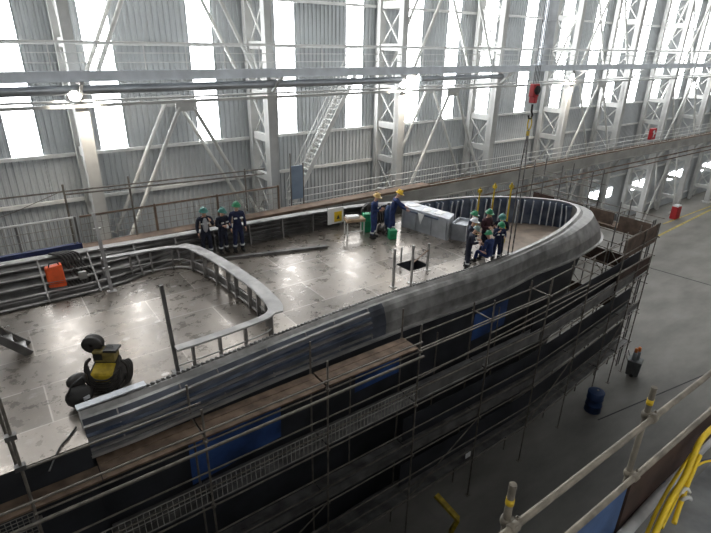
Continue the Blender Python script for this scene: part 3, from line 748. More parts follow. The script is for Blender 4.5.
# left end platform with mesh deck
SF(meshpanel(-3.2, -0.7, 9.25, -1.6, -0.7, 0.09, 0.006), 'mesh_panel', 'mesh')
SF(MB().tube((-0.72, 9.9, -8.4), (-0.78, 9.9, 2.0), 0.03, 8), 'standard')
for z in (-0.95, 0.4, 1.1): SF(MB().b2((-0.76, 9.14, z), (-0.58, 9.26, z+0.1)), 'coupler', 'steeldark')
for i, x in enumerate(SX[1:]):
    for z in (-0.7, -2.7): SF(MB().lathe((x, yo(x), z), [(0.03, -0.05), (0.06, -0.04), (0.06, 0.04), (0.03, 0.05)], 8), 'coupler', 'scaf')

# scaffold round the bow
bs = thing('bow_scaffold', 'scaffold tower of tall thin standards around the ship bow tip', 'scaffold', (26.5, 14, FZ))
BSY = [10.6, 12.4, 14.2, 16.0, 17.8]
for y in BSY:
    for dx_ in (0, 1.1):
        x = 26.0+dx_ if y > 11 else 25.9+dx_*0.2
        top = 1.6 if y > 11 else -0.05
        if y == 12.4: top = 0.4
        P(MB().tube((x, y, FZ), (x, y, top), 0.034, 6), 'standard', 'steeldark', bs)
for z in (-7.4, -5.6, -3.8, -2.2, -1.2, -0.2, 0.8):
    y0 = 10.6 if z < 0 else 13.9
    for dx_ in (0, 1.1):
        P(MB().tube((26.0+dx_, y0, z), (26.0+dx_, 17.9, z), 0.022, 6), 'ledger', 'scaf', bs)
    for y in BSY[1:]:
        if z < 0: P(MB().tube((25.9, y, z), (27.2, y, z), 0.022, 6), 'transom', 'scaf', bs)
P(MB().b2((26.05, 11.0, -1.14), (27.05, 17.6, -1.08)), 'platform_board', 'boards', bs)
P(MB().b2((25.98, 10.7, -1.1), (26.02, 12.3, -0.3)), 'side_panel', 'panelbrown', bs)
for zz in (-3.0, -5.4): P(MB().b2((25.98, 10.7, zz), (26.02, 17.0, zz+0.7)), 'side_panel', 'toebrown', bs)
P(MB().b2((26.05, 11.0, -3.14), (27.05, 17.6, -3.08)), 'platform_board', 'boards', bs)

for q in range(4):
    P(MB().bar((26.15+0.24*q, 11.0, -1.02), (26.15+0.24*q, 17.5, -1.02), 0.22, 0.05), 'platform_board', 'boards', bs)
for y in (13.3, 15.1, 16.9):
    P(MB().b2((26.0, y-0.7, -0.9), (26.03, y+0.7, -0.25)), 'side_panel', 'panelbrown' if y < 15 else 'toebrown', bs)
for zz in (-2.2, -4.2, -6.2):
    P(MB().tube((24.9, 10.2, zz-1.5), (26.0, 12.4, zz), 0.024, 6), 'diagonal_brace', 'scaf', bs); P(MB().tube((26.0, 12.4, zz-1.5), (26.0, 14.2, zz), 0.024, 6), 'diagonal_brace', 'scaf', bs)

# ------------------------------------------------------------------ foreground guard rail and platform
fg = thing('guard_rail', 'weathered tube guard rail close to the camera at bottom right', 'guard rail', (3.9, 1.28, 3.4))
def FG(mb, n, mt='scaf_fg'): return P(mb, n, mt, fg)
ZU, ZL = 4.87, 4.24
for x, z0, z1 in ((2.16, 3.0, 5.18), (3.92, 3.0, 5.14), (5.7, 3.0, 5.1)):
    FG(MB().tube((x, 1.28, z0), (x, 1.28, z1), 0.024, 12), 'standard')
    FG(MB().lathe((x, 1.28, z1-0.14), [(0.025, -0.025), (0.027, -0.025), (0.027, 0.025), (0.025, 0.025)], 12), 'yellow_band', 'yellow')
    for z in (ZU, ZL):
        FG(MB().lathe((x, 1.28, z), [(0.025, -0.03), (0.036, -0.028), (0.04, 0), (0.036, 0.028), (0.025, 0.03)], 12).b2((x-0.012, 1.2, z-0.03), (x+0.035, 1.28, z+0.03)).lathe((x+0.055, 1.24, z), [(0.008, -0.035), (0.014, -0.035), (0.014, 0.035), (0.008, 0.035)], 8).lathe((x, 1.225, z), [(0.025, -0.04), (0.036, -0.03), (0.036, 0.03), (0.025, 0.04)], 10, 'X'), 'coupler')
FG(MB().tube((1.5, 1.225, ZU), (9, 1.225, ZU), 0.024, 12), 'rail'); FG(MB().tube((1.5, 1.225, ZL), (9, 1.225, ZL), 0.026, 12), 'rail')
FG(MB().b2((3.95, 1.24, 3.5), (9, 1.27, 4.15)), 'toe_board', 'toebrown')
FG(MB().b2((2.2, 1.24, 3.45), (3.88, 1.26, 4.12)), 'blue_sheet', 'tarp')
ZP = 3.55
pf = thing('camera_platform', 'grey plated platform in the bottom right corner with pale edge', 'platform', (3, 0, 3.4))
P(MB().b2((-4, -6.8, 3.25), (10, 1.10, ZP)), 'platform_plate', 'fgplate', pf)
ed = MB(); ed.path([gz(x_, y_, ZP+0.05) for x_, y_ in ((600, 562), (625, 533), (668, 484), (690, 460), (720, 430))], 0.05, 8); P(ed, 'edge_trim', 'fgedge', pf)
pb = MB(); pb.b2((-4, 0.4, FZ), (7, 0.9, 3.25)); pb.b2((-4, -6.8, FZ), (40, 0.4, 3.25)); P(pb, 'base_shade_block', 'hulldark', pf)  # base stretched into an unseen block that keeps light off the near side
def hose(lab, pts, r):
    P_ = catmull([gz(x_, y_, 7.6-1.35*(7.6-z_)) for x_, y_, z_ in pts], 6)
    o = MB().path(P_, r, 10).build('yellow_hose', 'hose'); tag(o, lab, 'hose', 'yellow hoses over the platform edge'); return o
hose('thick yellow hose, bending over at the right photo edge', [(652, 540, 4.76), (668, 505, 4.8), (684, 478, 4.86), (694, 455, 4.94), (701, 440, 4.99), (714, 427, 5.0), (725, 424, 4.92)], 0.028)
hose('thin yellow hose, lowest left of the hose bunch', [(646, 536, 4.72), (658, 508, 4.76), (674, 480, 4.80), (692, 454, 4.86)], 0.016)
hose('yellow hose in the middle of the hose bunch', [(674, 523, 4.70), (681, 502, 4.74), (690, 478, 4.8), (700, 455, 4.9)], 0.022)
hose('fourth yellow hose, leaving the bunch towards the right edge', [(662, 528, 4.70), (676, 500, 4.74), (688, 474, 4.82), (702, 463, 4.84), (716, 460, 4.82)], 0.012)
c = gz(686, 496, ZP+0.22); o = MB().path([c+V((0.07*math.cos(a), 0.04*math.sin(a), 0.04*math.sin(2*a))) for a in [2*PI*i/14 for i in range(14)]], 0.018, 6, True).build('rope_knot', 'white'); tag(o, 'pale rope knotted around the yellow hoses', 'rope')
o = MB().path(catmull([gz(652, 488, ZP+0.1), gz(668, 480, ZP+0.08), gz(690, 465, ZP+0.08), gz(716, 458, ZP+0.08)], 5), 0.01, 6).build('thin_rope', 'blue'); tag(o, 'thin blue rope lying across the platform edge', 'rope')

# ------------------------------------------------------------------ crane hook and chains
hk = thing('crane_hook', 'red crane hook block hanging on cables before the silver duct', 'crane hook', (15.82, 11.3, 5.2))
P(MB().b2((15.66, 11.2, 6.02), (15.97, 11.42, 6.45)).b2((15.73, 11.17, 5.82), (15.9, 11.43, 6.04)), 'block', 'red', hk).modifiers.new('b', 'BEVEL').width = 0.03
P(MB().lathe((15.82, 11.17, 6.25), [(0.001, 0), (0.15, 0), (0.15, 0.04), (0.001, 0.04)], 16, 'Y'), 'sheave', 'black', hk)
for dx_ in (-0.12, -0.04, 0.05, 0.13): P(MB().tube((15.82+dx_, 11.3, 6.4), (15.82+dx_, 11.3, 14), 0.012, 6), 'cable', 'black', hk)
P(MB().path([(15.82, 11.3, 5.78), (15.82, 11.3, 5.55), (15.9, 11.3, 5.42), (15.84, 11.3, 5.3), (15.72, 11.3, 5.32), (15.69, 11.3, 5.42)], 0.035, 8), 'hook', 'black', hk)
ch = thing('chain_sling', 'long chain sling with yellow ring hanging from the crane hook to the bow group', 'chain', (15.8, 11.3, 0.3))
P(MB().path([(15.82+0.11*math.cos(a), 11.3, 5.12+0.2*math.sin(a)) for a in [2*PI*i/16 for i in range(16)]], 0.022, 8, True), 'ring', 'yellowdull', ch)
P(MB().box((15.8, 11.3, 4.8), (0.12, 0.05, 0.16)), 'tag_plate', 'yellowdull', ch)
for dx_, zb in ((-0.13, 0.1), (0.13, -0.2)):
    cm = MB(); n = 44
    for i in range(n):
        z0 = 4.9+(zb-4.9)*i/n; z1 = 4.9+(zb-4.9)*(i+1)/n; xx = 15.8+dx_*min(1, (i+1)/12)
        if i % 2: cm.box((xx, 11.3, (z0+z1)/2), (0.05, 0.016, z0-z1+0.03))
        else: cm.box((xx, 11.3, (z0+z1)/2), (0.016, 0.05, z0-z1+0.03))
    P(cm, 'chain_leg', 'steeldark', ch)
    P(MB().box((15.8+dx_, 11.3, zb-0.05), (0.07, 0.05, 0.14)), 'shackle', 'yellow', ch)
# yellow posts behind the group
for lab, x_, yt, yb in (('yellow post behind the bow group, above the green-helmeted man at back', 481.5, 187, 216), ('yellow post behind the man in maroon, middle of three', 494.5, 183, 222), ('yellow post right of the man in maroon, beside the chains', 510, 183, 226)):
    b_ = gz(x_-6.5, yb+18, -1.1); t = thing('yellow_post', lab, 'post', b_, 'yellow posts behind the bow group')
    wv = ray(x_+1, yt); h = CAM.z + wv.z*(b_.y/wv.y)-b_.z
    MB().tube((0, 0, 0), (0, 0, h), 0.04, 8).build('shaft', 'yellowdull', t)
    MB().b2((-0.12, -0.12, 0), (0.12, 0.12, 0.03)).build('foot_plate', 'yellowdull', t)
    MB().b2((-0.09, -0.07, h-0.25), (0.09, 0.07, h-0.1)).build('clamp', 'yellowdull', t)

# ------------------------------------------------------------------ deck equipment
# welding wire feeder cart wrapped in cable
wc = thing('welding_cart', 'yellow welding machine wrapped in black cable with reel on top, lower left of deck', 'welding machine', gz(106, 393, 0) + V((0.1, 0.22, 0)), rz=-0.62); wc.scale = (0.84, 0.8, 0.74)
yb = MB(); yb.add([(-0.42, -0.22, 0.12), (0.42, -0.22, 0.12), (0.42, 0.5, 0.12), (-0.42, 0.5, 0.12), (-0.38, -0.22, 0.62), (0.38, -0.22, 0.62), (0.32, 0.42, 0.95), (-0.32, 0.42, 0.95)],
                [(3, 2, 1, 0), (4, 5, 6, 7), (0, 1, 5, 4), (1, 2, 6, 5), (2, 3, 7, 6), (3, 0, 4, 7)])
yb.build('body', 'rubber', wc, bevel=0.04)
MB().add([(-0.3, -0.24, 0.34), (0.3, -0.24, 0.34), (0.3, -0.24, 0.60), (-0.3, -0.24, 0.60), (-0.3, -0.20, 0.34), (0.3, -0.20, 0.34), (0.28, 0.12, 0.82), (-0.28, 0.12, 0.82), (0.3, -0.2, 0.66), (-0.3, -0.2, 0.66)], [(0, 1, 2, 3), (3, 2, 8, 9), (9, 8, 6, 7), (0, 3, 9, 4), (1, 5, 8, 2), (4, 9, 7), (5, 6, 8), (4, 7, 6, 5)]).build('yellow_cover', 'yellowdull', wc)
MB().b2((-0.40, -0.26, 0.12), (0.40, -0.2, 0.26)).build('front_grille', 'black', wc)
MB().b2((-0.34, 0.12, 0.84), (0.26, 0.5, 1.22)).build('control_box', 'olive', wc, bevel=0.03)
MB().b2((-0.30, 0.105, 0.93), (-0.06, 0.118, 1.15)).build('control_panel', 'black', wc)
MB().b2((0.0, 0.08, 1.22), (0.36, 0.46, 1.30)).path([(-0.2, 0.3, 1.2), (-0.2, 0.3, 1.34), (0.2, 0.3, 1.34), (0.2, 0.3, 1.2)], 0.02, 6).build('handle', 'black', wc)
MB().lathe((-0.40, 0.42, 1.34), [(0.05, -0.14), (0.27, -0.14), (0.29, -0.08), (0.25, -0.03), (0.25, 0.04), (0.29, 0.09), (0.27, 0.14), (0.05, 0.14)], 20, 'Y').build('wire_reel', 'rubber', wc)
for k in range(7):   # draped cable loops on each flank
    sx = -1 if k % 2 else 1; q = 0.02*k
    pts = [V((sx*(0.44+0.03*(k//2)), 0.1+q*2, 0.95-q)), V((sx*(0.56+0.03*k/2), 0.15+q, 0.7)), V((sx*(0.55+0.03*k/2), 0.1, 0.3)), V((sx*(0.42), -0.05, 0.08)), V((sx*0.3, -0.26, 0.14+q)), V((sx*0.46, -0.18, 0.45)), V((sx*0.46, 0.0, 0.8))]
    o = MB().path(catmull(pts, 5), 0.038, 8).build('cable_loop', 'rubber', wc)
for k in range(6):
    pts = [V((-0.44, -0.04, 0.78-0.08*k)), V((-0.25, -0.27-0.015*k, 0.54-0.085*k)), V((0.0, -0.3-0.015*k, 0.47-0.075*k)), V((0.25, -0.27-0.015*k, 0.54-0.085*k)), V((0.44, -0.04, 0.78-0.08*k))]
    MB().path(catmull(pts, 5), 0.03, 8).build('cable_loop', 'rubber', wc)
for x_ in (-0.46, 0.46):
    MB().lathe((x_, 0.3, 0.14), [(0.001, -0.05), (0.12, -0.05), (0.14, -0.03), (0.14, 0.03), (0.12, 0.05), (0.001, 0.05)], 18, 'X').build('wheel', 'black', wc)
hb_ = thing('tool_bag', 'black bag with silver buckle beside the welding machine', 'bag', gz(80, 408, 0)+V((0.05, 0.1, 0)), rz=0.3)
MB().ell((0, 0, 0.25), (0.3, 0.24, 0.25), 16).build('bag_body', 'black', hb_)
MB().ell((0.1, 0.2, 0.52), (0.24, 0.17, 0.16), 14).build('bag_flap', 'rubber', hb_)
MB().path([(-0.25, 0, 0.35), (-0.15, -0.1, 0.66), (0.12, -0.05, 0.7), (0.25, 0, 0.4)], 0.025, 6).build('strap', 'black', hb_)
MB().b2((-0.02, -0.25, 0.24), (0.12, -0.22, 0.32)).build('buckle', 'frameflange', hb_)
o = MB().path(catmull([gz(76, 427, 0.03), gz(68, 438, 0.03), gz(60, 447, 0.03), gz(54, 460, 0.03), gz(49, 472, 0.02)], 6), 0.02, 6).build('black_cable', 'black'); tag(o, 'black cable trailing from the tool bag to the deck edge', 'cable')

# orange case with black cables on far bulwark
oc = thing('orange_case', 'bright orange box with black cables leaning on the far bulwark', 'box', (1.12, 17.75, 0.16))
MB().add([(-0.28, -0.1, 0), (0.24, -0.16, 0.04), (0.24, 0.2, 0.04), (-0.28, 0.22, 0), (-0.27, 0.06, 0.68), (0.22, 0.0, 0.74), (0.22, 0.28, 0.74), (-0.27, 0.3, 0.68)], [(3, 2, 1, 0), (4, 5, 6, 7), (0, 1, 5, 4), (1, 2, 6, 5), (2, 3, 7, 6), (3, 0, 4, 7)]).build('case', 'orange', oc, bevel=0.04)
MB().path([(-0.15, 0.1, 0.7), (-0.12, 0.06, 0.82), (0.1, 0.04, 0.84), (0.14, 0.08, 0.74)], 0.02, 6).build('handle', 'black', oc)
MB().b2((-0.18, 0.02, 0.5), (0.12, 0.035, 0.53)).build('slot', 'black', oc)
cbs = thing('cable_bundle', 'tangle of black cables hanging over the far bulwark beside the orange box', 'cable', (1.6, 18, 0.1))
for k in range(6):
    x = 1.42+0.1*k
    P(MB().path(catmull([(x-0.3, 18.75, 0.98), (x, 18.35, 0.96), (x+0.1, 18.1, 0.6), (x+0.2+0.05*k, 17.7, 0.25), (x+0.05, 17.5, 0.12), (x-0.1, 17.75, 0.3)], 5), 0.035, 6), 'cable', 'rubber', cbs)
P(MB().b2((1.75, 17.62, 0.3), (1.98, 17.75, 0.55)), 'plug_box', 'steelraw', cbs)

# boarding ladder at left
ld_ = thing('boarding_ladder', 'dark steel step ladder coming down to the deck at the left edge', 'ladder', gz(26, 357, 0))
l0 = gz(31, 354, 0.0); l1 = V((l0.x-1.7, l0.y+0.1, 1.9))
for dy in (0, 0.55):
    P(MB().bar(l0+V((0, dy, 0)), l1+V((0, dy, 0)), 0.05, 0.2), 'stringer', 'steeldark', ld_)
for i in range(7):
    q = l0.lerp(l1, (i+0.6)/7); P(MB().b2((q.x-0.1, q.y+0.02, q.z-0.02), (q.x+0.1, q.y+0.53, q.z+0.02)), 'tread', 'steelraw', ld_)
P(MB().tube(l0+V((-0.15, 0.55, 0.1)), l0+V((-0.75, 0.55, 1.2)), 0.025, 6), 'handrail', 'scaf', ld_)
P(MB().tube(l0+V((-0.75, 0.55, 1.2)), l1+V((0, 0.55, 1.0)), 0.025, 6), 'handrail', 'scaf', ld_)

# sign sheet hung on the bulwark
sg = thing('warning_sign', 'white sheet with yellow warning panel hung on the far bulwark', 'sign', (12.15, 18.0, 0.22))
MB().b2((-0.42, -0.01, 0), (0.42, 0.01, 0.72)).build('sheet', 'paper', sg)
MB().b2((-0.08, -0.022, 0.08), (0.32, -0.011, 0.54)).build('yellow_panel', 'yellow', sg)
MB().add([(0.03, -0.026, 0.2), (0.21, -0.026, 0.2), (0.12, -0.026, 0.4), (0.03, -0.023, 0.2), (0.21, -0.023, 0.2), (0.12, -0.023, 0.4)], [(0, 1, 2), (5, 4, 3), (0, 3, 4, 1), (1, 4, 5, 2), (2, 5, 3, 0)]).build('black_triangle', 'black', sg)
MB().path([(-0.4, 0.0, 0.7), (-0.42, 0.1, 0.82)], 0.012, 6).build('tie', 'black', sg)
MB().path([(0.4, 0.0, 0.7), (0.42, 0.1, 0.82)], 0.012, 6).build('tie', 'black', sg)
# stool/table
sb = thing('work_stool', 'small wooden topped table on thin legs beside the green box', 'table', gz(355, 236, 0)+V((0.1, 0.2, 0)), rz=-0.3)
MB().b2((-0.42, -0.25, 0.62), (0.42, 0.25, 0.74)).build('tabletop', 'wood', sb)
for x_ in (-0.37, 0.37):
    for y_ in (-0.2, 0.2): MB().bar((x_, y_, 0), (x_, y_, 0.62), 0.045, 0.045).build('leg', 'rail', sb)
MB().bar((-0.37, -0.2, 0.2), (0.37, -0.2, 0.2), 0.03, 0.03).build('stretcher', 'rail', sb)
o = MB().b2((-0.3, -0.16, 0), (0.26, 0.16, 0.09)).build('paper_stack', 'paper'); o.location = V(sb.location)+V((-0.05, 0.05, 0.75)); o.rotation_euler = (0, 0, -0.3); tag(o, 'stack of white papers on the small wooden table', 'papers')
# green boxes and reels between the two workers
def gbox(lab, p, w, h, dd=0.3):
    t = thing('green_box', lab, 'box', p, rz=-0.4)
    MB().b2((-w/2, -dd/2, 0), (w/2, dd/2, h)).build('case', 'green', t, bevel=0.03)
    MB().b2((-w*0.3, -dd/2-0.012, h*0.3), (w*0.3, -dd/2, h*0.6)).build('front_plate', 'h_green', t)
    MB().path([(-w*0.3, 0, h-0.01), (-w*0.25, 0, h+0.07), (w*0.25, 0, h+0.07), (w*0.3, 0, h-0.01)], 0.015, 6).build('handle', 'black', t)
gbox('tall green box left of the tan-helmeted worker', gz(367, 233, 0)+V((0.1, 0.15, 0)), 0.4, 0.85)
gbox('small bright green box at the feet of the yellow-helmeted worker', gz(392, 238.5, 0), 0.34, 0.42)
t = thing('cable_drum', 'dark cable drum on the deck between the two helmeted workers', 'drum', gz(381.5, 234, 0), rz=0.5); t.scale = (0.85,)*3
MB().lathe((0, 0, 0.26), [(0.001, -0.16), (0.26, -0.16), (0.26, -0.12), (0.16, -0.11), (0.16, 0.11), (0.26, 0.12), (0.26, 0.16), (0.001, 0.16)], 22, 'Y').build('reel', 'rubber', t)
MB().lathe((0, 0, 0.26), [(0.001, -0.2), (0.06, -0.2), (0.06, 0.2), (0.001, 0.2)], 12, 'Y').build('hub', 'steelraw', t)
t = thing('cable_coil', 'dark coil of hoses hung on the far bulwark behind the workers', 'hose coil', (13.6, 17.55, 0.2))
for k in range(4):
    MB().path([(0.34*math.cos(a)+0.05*k, 0.07*k-0.05*math.sin(a), 0.42+0.36*math.sin(a)) for a in [2*PI*i/20 for i in range(20)]], 0.04, 6, True).build('loop', 'rubber', t)
t = thing('gas_bottle', 'blue gas bottle standing behind the yellow-helmeted worker', 'gas bottle', gz(388, 229, 0))
MB().lathe((0, 0, 0), [(0.001, 0), (0.17, 0), (0.18, 0.03), (0.18, 0.9), (0.12, 1.05), (0.05, 1.1), (0.001, 1.1)], 18).build('cylinder', 'blue', t)
MB().lathe((0, 0, 1.08), [(0.001, 0), (0.035, 0), (0.035, 0.1), (0.07, 0.12), (0.07, 0.15), (0.001, 0.15)], 10).build('valve', 'steelraw', t)
t = thing('pipe_clutter', 'dark rack of hoses and tools against the far bulwark left of yellow helmet', 'rack', (13.9, 17.0, 0))
MB().bar((-0.4, 0, 0), (-0.4, 0, 1.05), 0.05, 0.05).bar((0.4, 0, 0), (0.4, 0, 1.05), 0.05, 0.05).bar((-0.45, 0, 1.0), (0.45, 0, 1.0), 0.05, 0.05).build('rack_frame', 'steeldark', t)
for k in range(5): MB().path(catmull([(-0.3+0.14*k, -0.03, 1.02), (-0.34+0.14*k, -0.12, 0.6), (-0.22+0.14*k, -0.1, 0.25), (-0.18+0.14*k, -0.12, 0.6), (-0.24+0.14*k, -0.03, 1.0)], 4), 0.03, 6).build('hose', 'rubber', t)

# grey steel cabinet / box with papers
gb = thing('steel_box', 'long grey steel box with sloping top between yellow helmet and bow group', 'box', (15.2, 15.4, 0))
bx = MB(); A = gz(447, 241, 0); B = gz(401, 226, 0); wv = V((0.75, 0.42, 0))
q = [A, B, B+wv, A+wv]; tz = 0.92
bx.add([(p.x, p.y, 0) for p in q]+[(p.x, p.y, tz) for p in q], [(3, 2, 1, 0), (4, 5, 6, 7), (0, 1, 5, 4), (1, 2, 6, 5), (2, 3, 7, 6), (3, 0, 4, 7)])
P(bx, 'body', 'greybox', gb)
lidm = MB().add([(p+V((0, 0, tz))) for p in q]+[(p+V((0, 0, tz+0.04))) for p in q], [(3, 2, 1, 0), (4, 5, 6, 7), (0, 1, 5, 4), (1, 2, 6, 5), (2, 3, 7, 6), (3, 0, 4, 7)]); P(lidm, 'lid', 'frameflange', gb)
dn = (B-A).normalized(); nn = V((-dn.y, dn.x, 0)); nn = nn if nn.dot(V((0, -1, 0))) > 0 else -nn
for f in (0.04, 0.35, 0.68, 0.96):
    c = A.lerp(B, f)+nn*0.02; P(MB().bar(c+V((0, 0, 0.03)), c+V((0, 0, 0.9)), 0.05, 0.05), 'rib', 'greybox', gb)
dr = A.lerp(B, 0.55)+nn*0.05
P(MB().bar(A.lerp(B, 0.2)+nn*0.05+V((0, 0, 0.84)), A.lerp(B, 0.9)+nn*0.05+V((0, 0, 0.84)), 0.05, 0.07), 'rail', 'steelblue', gb)
cl = MB(); cl.add([dr+V((0, 0, 0.88))-dn*0.18+nn*0.03, dr+V((0, 0, 0.88))+dn*0.18+nn*0.03, dr+V((0, 0, 0.4))+nn*0.05, dr+V((0, 0, 0.88))-dn*0.18+nn*0.01, dr+V((0, 0, 0.88))+dn*0.18+nn*0.01, dr+V((0, 0, 0.4))+nn*0.03], [(0, 1, 2), (5, 4, 3), (0, 3, 4, 1), (1, 4, 5, 2), (2, 5, 3, 0)])
o = cl.build('white_rag', 'white'); tag(o, 'white triangular rag hanging on the front of the grey steel box', 'rag')
for k, (f, g_, ang, lab) in enumerate(((0.25, 0.55, 0.2, 'white sheet of paper on the near end of the grey steel box'), (0.5, 0.4, 0.5, 'white sheet of paper mid-way along the grey steel box'), (0.8, 0.55, -0.2, 'white drawing lying on the far end of the grey steel box'))):
    c = A.lerp(B, f)+wv*g_+V((0, 0, tz+0.05)); o = MB().box((0, 0, 0), (0.5, 0.34, 0.015)).build('paper_sheet', 'paper'); o.location = c; o.rotation_euler = (0, 0, ang); tag(o, lab, 'paper', 'papers on the grey steel box')
# pale crate behind the group
wcx = thing('pale_crate', 'pale open crate on the deck just left of the bow group', 'crate', gz(457, 241, 0)+V((0.5, 0.25, 0)), rz=0.45)
for lo, hi in (((-0.5, -0.32, 0), (0.5, -0.28, 0.72)), ((-0.5, 0.28, 0), (0.5, 0.32, 0.72)), ((-0.5, -0.3, 0), (-0.46, 0.3, 0.72)), ((0.46, -0.3, 0), (0.5, 0.3, 0.72))): MB().b2(lo, hi).build('side_panel', 'greybox', wcx)
MB().b2((-0.48, -0.3, 0.55), (0.48, 0.3, 0.6)).build('lid', 'frameflange', wcx)

# ------------------------------------------------------------------ people
def skin_mesh(chains, name):
    """chains: list of (verts[(co, r)], edges) -> evaluated skin+subsurf mesh"""
    me = bpy.data.meshes.new(name); vs = []; es = []; rs = []; roots = []
    for v, e in chains:
        o = len(vs); roots.append(o); vs += [p for p, r in v]; rs += [r for p, r in v]; es += [(a+o, b+o) for a, b in e]
    me.from_pydata(vs, es, []); me.update()
    ob = bpy.data.objects.new(name, me); COL.objects.link(ob)
    md = ob.modifiers.new('s', 'SKIN'); md.use_smooth_shade = True; md.branch_smoothing = 0.4
    if not me.skin_vertices:
        bm = bmesh.new(); bm.from_mesh(me); bm.verts.layers.skin.verify(); bm.to_mesh(me); bm.free()
    for i, sv in enumerate(me.skin_vertices[0].data):
        r = rs[i]; sv.radius = (r, r) if not isinstance(r, tuple) else r; sv.use_root = i in roots
    su = ob.modifiers.new('u', 'SUBSURF'); su.levels = 1; su.render_levels = 1
    dg = bpy.context.evaluated_depsgraph_get(); dg.update()
    out = bpy.data.meshes.new_from_object(ob.evaluated_get(dg))
    bpy.data.objects.remove(ob); bpy.data.meshes.remove(me)
    return out
def person(label, loc, rz, helmet='h_green', suit='navy', scale=1.0, lean=0.0, nod=0.15, arms='down', sit=False, legs=0.0, front=None, suit2=None, bands=True):
    """local frame: faces -Y; feet at z=0 (seat at z=0 when sitting)"""
    root = thing('person', label, 'person', loc, rz=rz); root.scale = (scale*1.13, scale*1.13, scale*1.08)
    hipz = 0.12 if sit else 0.92
    hip = V((0, 0, hipz))
    def T(x, f, z):           # torso point: f forward (towards -Y), z above the hip, leaned
        return hip + V((x, -f*math.cos(lean)-z*math.sin(lean), z*math.cos(lean)-f*math.sin(lean)))
    spine, chest, neck = T(0, 0, 0.2), T(0, 0, 0.40), T(0, 0.01, 0.58)
    la = lean*0.6+nod
    def H(x, f, z): return neck + V((x, -f*math.cos(la)-z*math.sin(la), z*math.cos(la)-f*math.sin(la)))
    headc = H(0, 0.03, 0.16)
    arm = []
    for s in (-1, 1):
        sh = T(s*0.185, 0, 0.50)
        A_ = arms if isinstance(arms, str) else arms[0 if s < 0 else 1]
        if A_ == 'down': el = sh+V((s*0.07, 0.03, -0.28)); wr = el+V((-s*0.01, -0.10, -0.24))
        elif A_ == 'front': el = sh+V((s*0.07, 0.0, -0.27)); wr = el+V((-s*0.12, -0.23, 0.03))
        elif A_ == 'reach': el = sh+V((s*0.05, -0.17, -0.22)); wr = el+V((-s*0.04, -0.2, -0.12))
        elif A_ == 'hip': el = sh+V((s*0.19, 0.08, -0.22)); wr = el+V((-s*0.14, -0.1, -0.17))
        elif A_ == 'face': el = sh+V((s*0.08, -0.12, -0.24)); wr = el+V((-s*0.12, -0.12, 0.22))
        arm.append((sh, el, wr))
    leg = []
    for s in (-1, 1):
        hp = hip+V((s*0.095, 0, -0.02))
        if sit: kn = hp+V((s*0.06, -0.42, 0.05)); an = kn+V((0, -0.05, -0.40))
        else: kn = hp+V((s*0.02, -0.03-legs*s*0.5, -0.42)); an = V((s*0.13, 0.03-legs*s, 0.09))
        leg.append((hp, kn, an))
    # clothing
    v = [(hip, 0.15), (spine, 0.145), (chest, 0.165), (T(0, 0, 0.52), 0.11), (neck, 0.065)]; e = [(0, 1), (1, 2), (2, 3), (3, 4)]
    for sh, el, wr in arm:
        i = len(v); v += [(sh, 0.085), (el, 0.062), (wr, 0.05)]; e += [(2 if False else 3, i), (i, i+1), (i+1, i+2)]
    for hp, kn, an in leg:
        i = len(v); v += [(hp+V((0, 0, -0.06)), 0.105), (kn, 0.078), (an+V((0, 0, 0.03)), 0.068)]; e += [(0, i), (i, i+1), (i+1, i+2)]
    me = skin_mesh([(v, e)], 'coverall'); me.materials.append(MT[suit])
    if suit2:
        me.materials.append(MT[suit2])
        for p in me.polygons:
            if p.center.z < hipz+0.02: p.material_index = 1
    for p in me.polygons: p.use_smooth = True
    o = bpy.data.objects.new('coverall', me); COL.objects.link(o); o.parent = root
    # body
    v = [(hip, 0.11), (spine, 0.11), (chest, 0.12), (T(0, 0, 0.52), 0.08), (neck, 0.052), (H(0, 0.02, 0.08), 0.07), (headc, 0.088), (H(0, 0.02, 0.24), 0.07)]; e = [(i, i+1) for i in range(7)]
    chains = []
    for k, (sh, el, wr) in enumerate(arm):
        i = len(v); s = -1 if k == 0 else 1
        d = (wr-el).normalized(); palm = wr+d*0.08
        v += [(sh, 0.06), (el, 0.045), (wr, 0.03), (palm, 0.036)]; e += [(3, i), (i, i+1), (i+1, i+2), (i+2, i+3)]
        side = d.cross(V((s, 0.2, 0))).normalized()
        for q in range(4):
            b0 = palm+side*(q-1.5)*0.021; ln = (0.07, 0.082, 0.076, 0.06)[q]
            cd_ = (d+V((-s*0.25, -0.15, 0))).normalized()
            chains.append(([(b0, 0.010), (b0+d*ln*0.5, 0.009), (b0+d*ln*0.5+cd_*ln*0.5, 0.008)], [(0, 1), (1, 2)]))
        b0 = wr+d*0.035+side*0.03; chains.append(([(b0, 0.012), (b0+side*0.035+d*0.03, 0.010), (b0+side*0.03+d*0.065, 0.009)], [(0, 1), (1, 2)]))
    for hp, kn, an in leg:
        i = len(v); v += [(hp, 0.08), (kn, 0.055), (an, 0.042), (an+V((0, -0.13, -0.05)), 0.035)]; e += [(0, i), (i, i+1), (i+1, i+2), (i+2, i+3)]
    me = skin_mesh([(v, e)]+chains, 'body'); me.materials.append(MT['skin']); me.materials.append(MT['eye'])
    bm = bmesh.new(); bm.from_mesh(me)
    R = M.Rotation(la, 3, 'X')
    def blob(c, r, sc, mi=0):
        g = bmesh.ops.create_uvsphere(bm, u_segments=8, v_segments=6, radius=r, matrix=M.Translation(c) @ R.to_4x4() @ M.Diagonal((*sc, 1)))
        for vv in g['verts']:
            for fc in vv.link_faces: fc.material_index = mi; fc.smooth = True
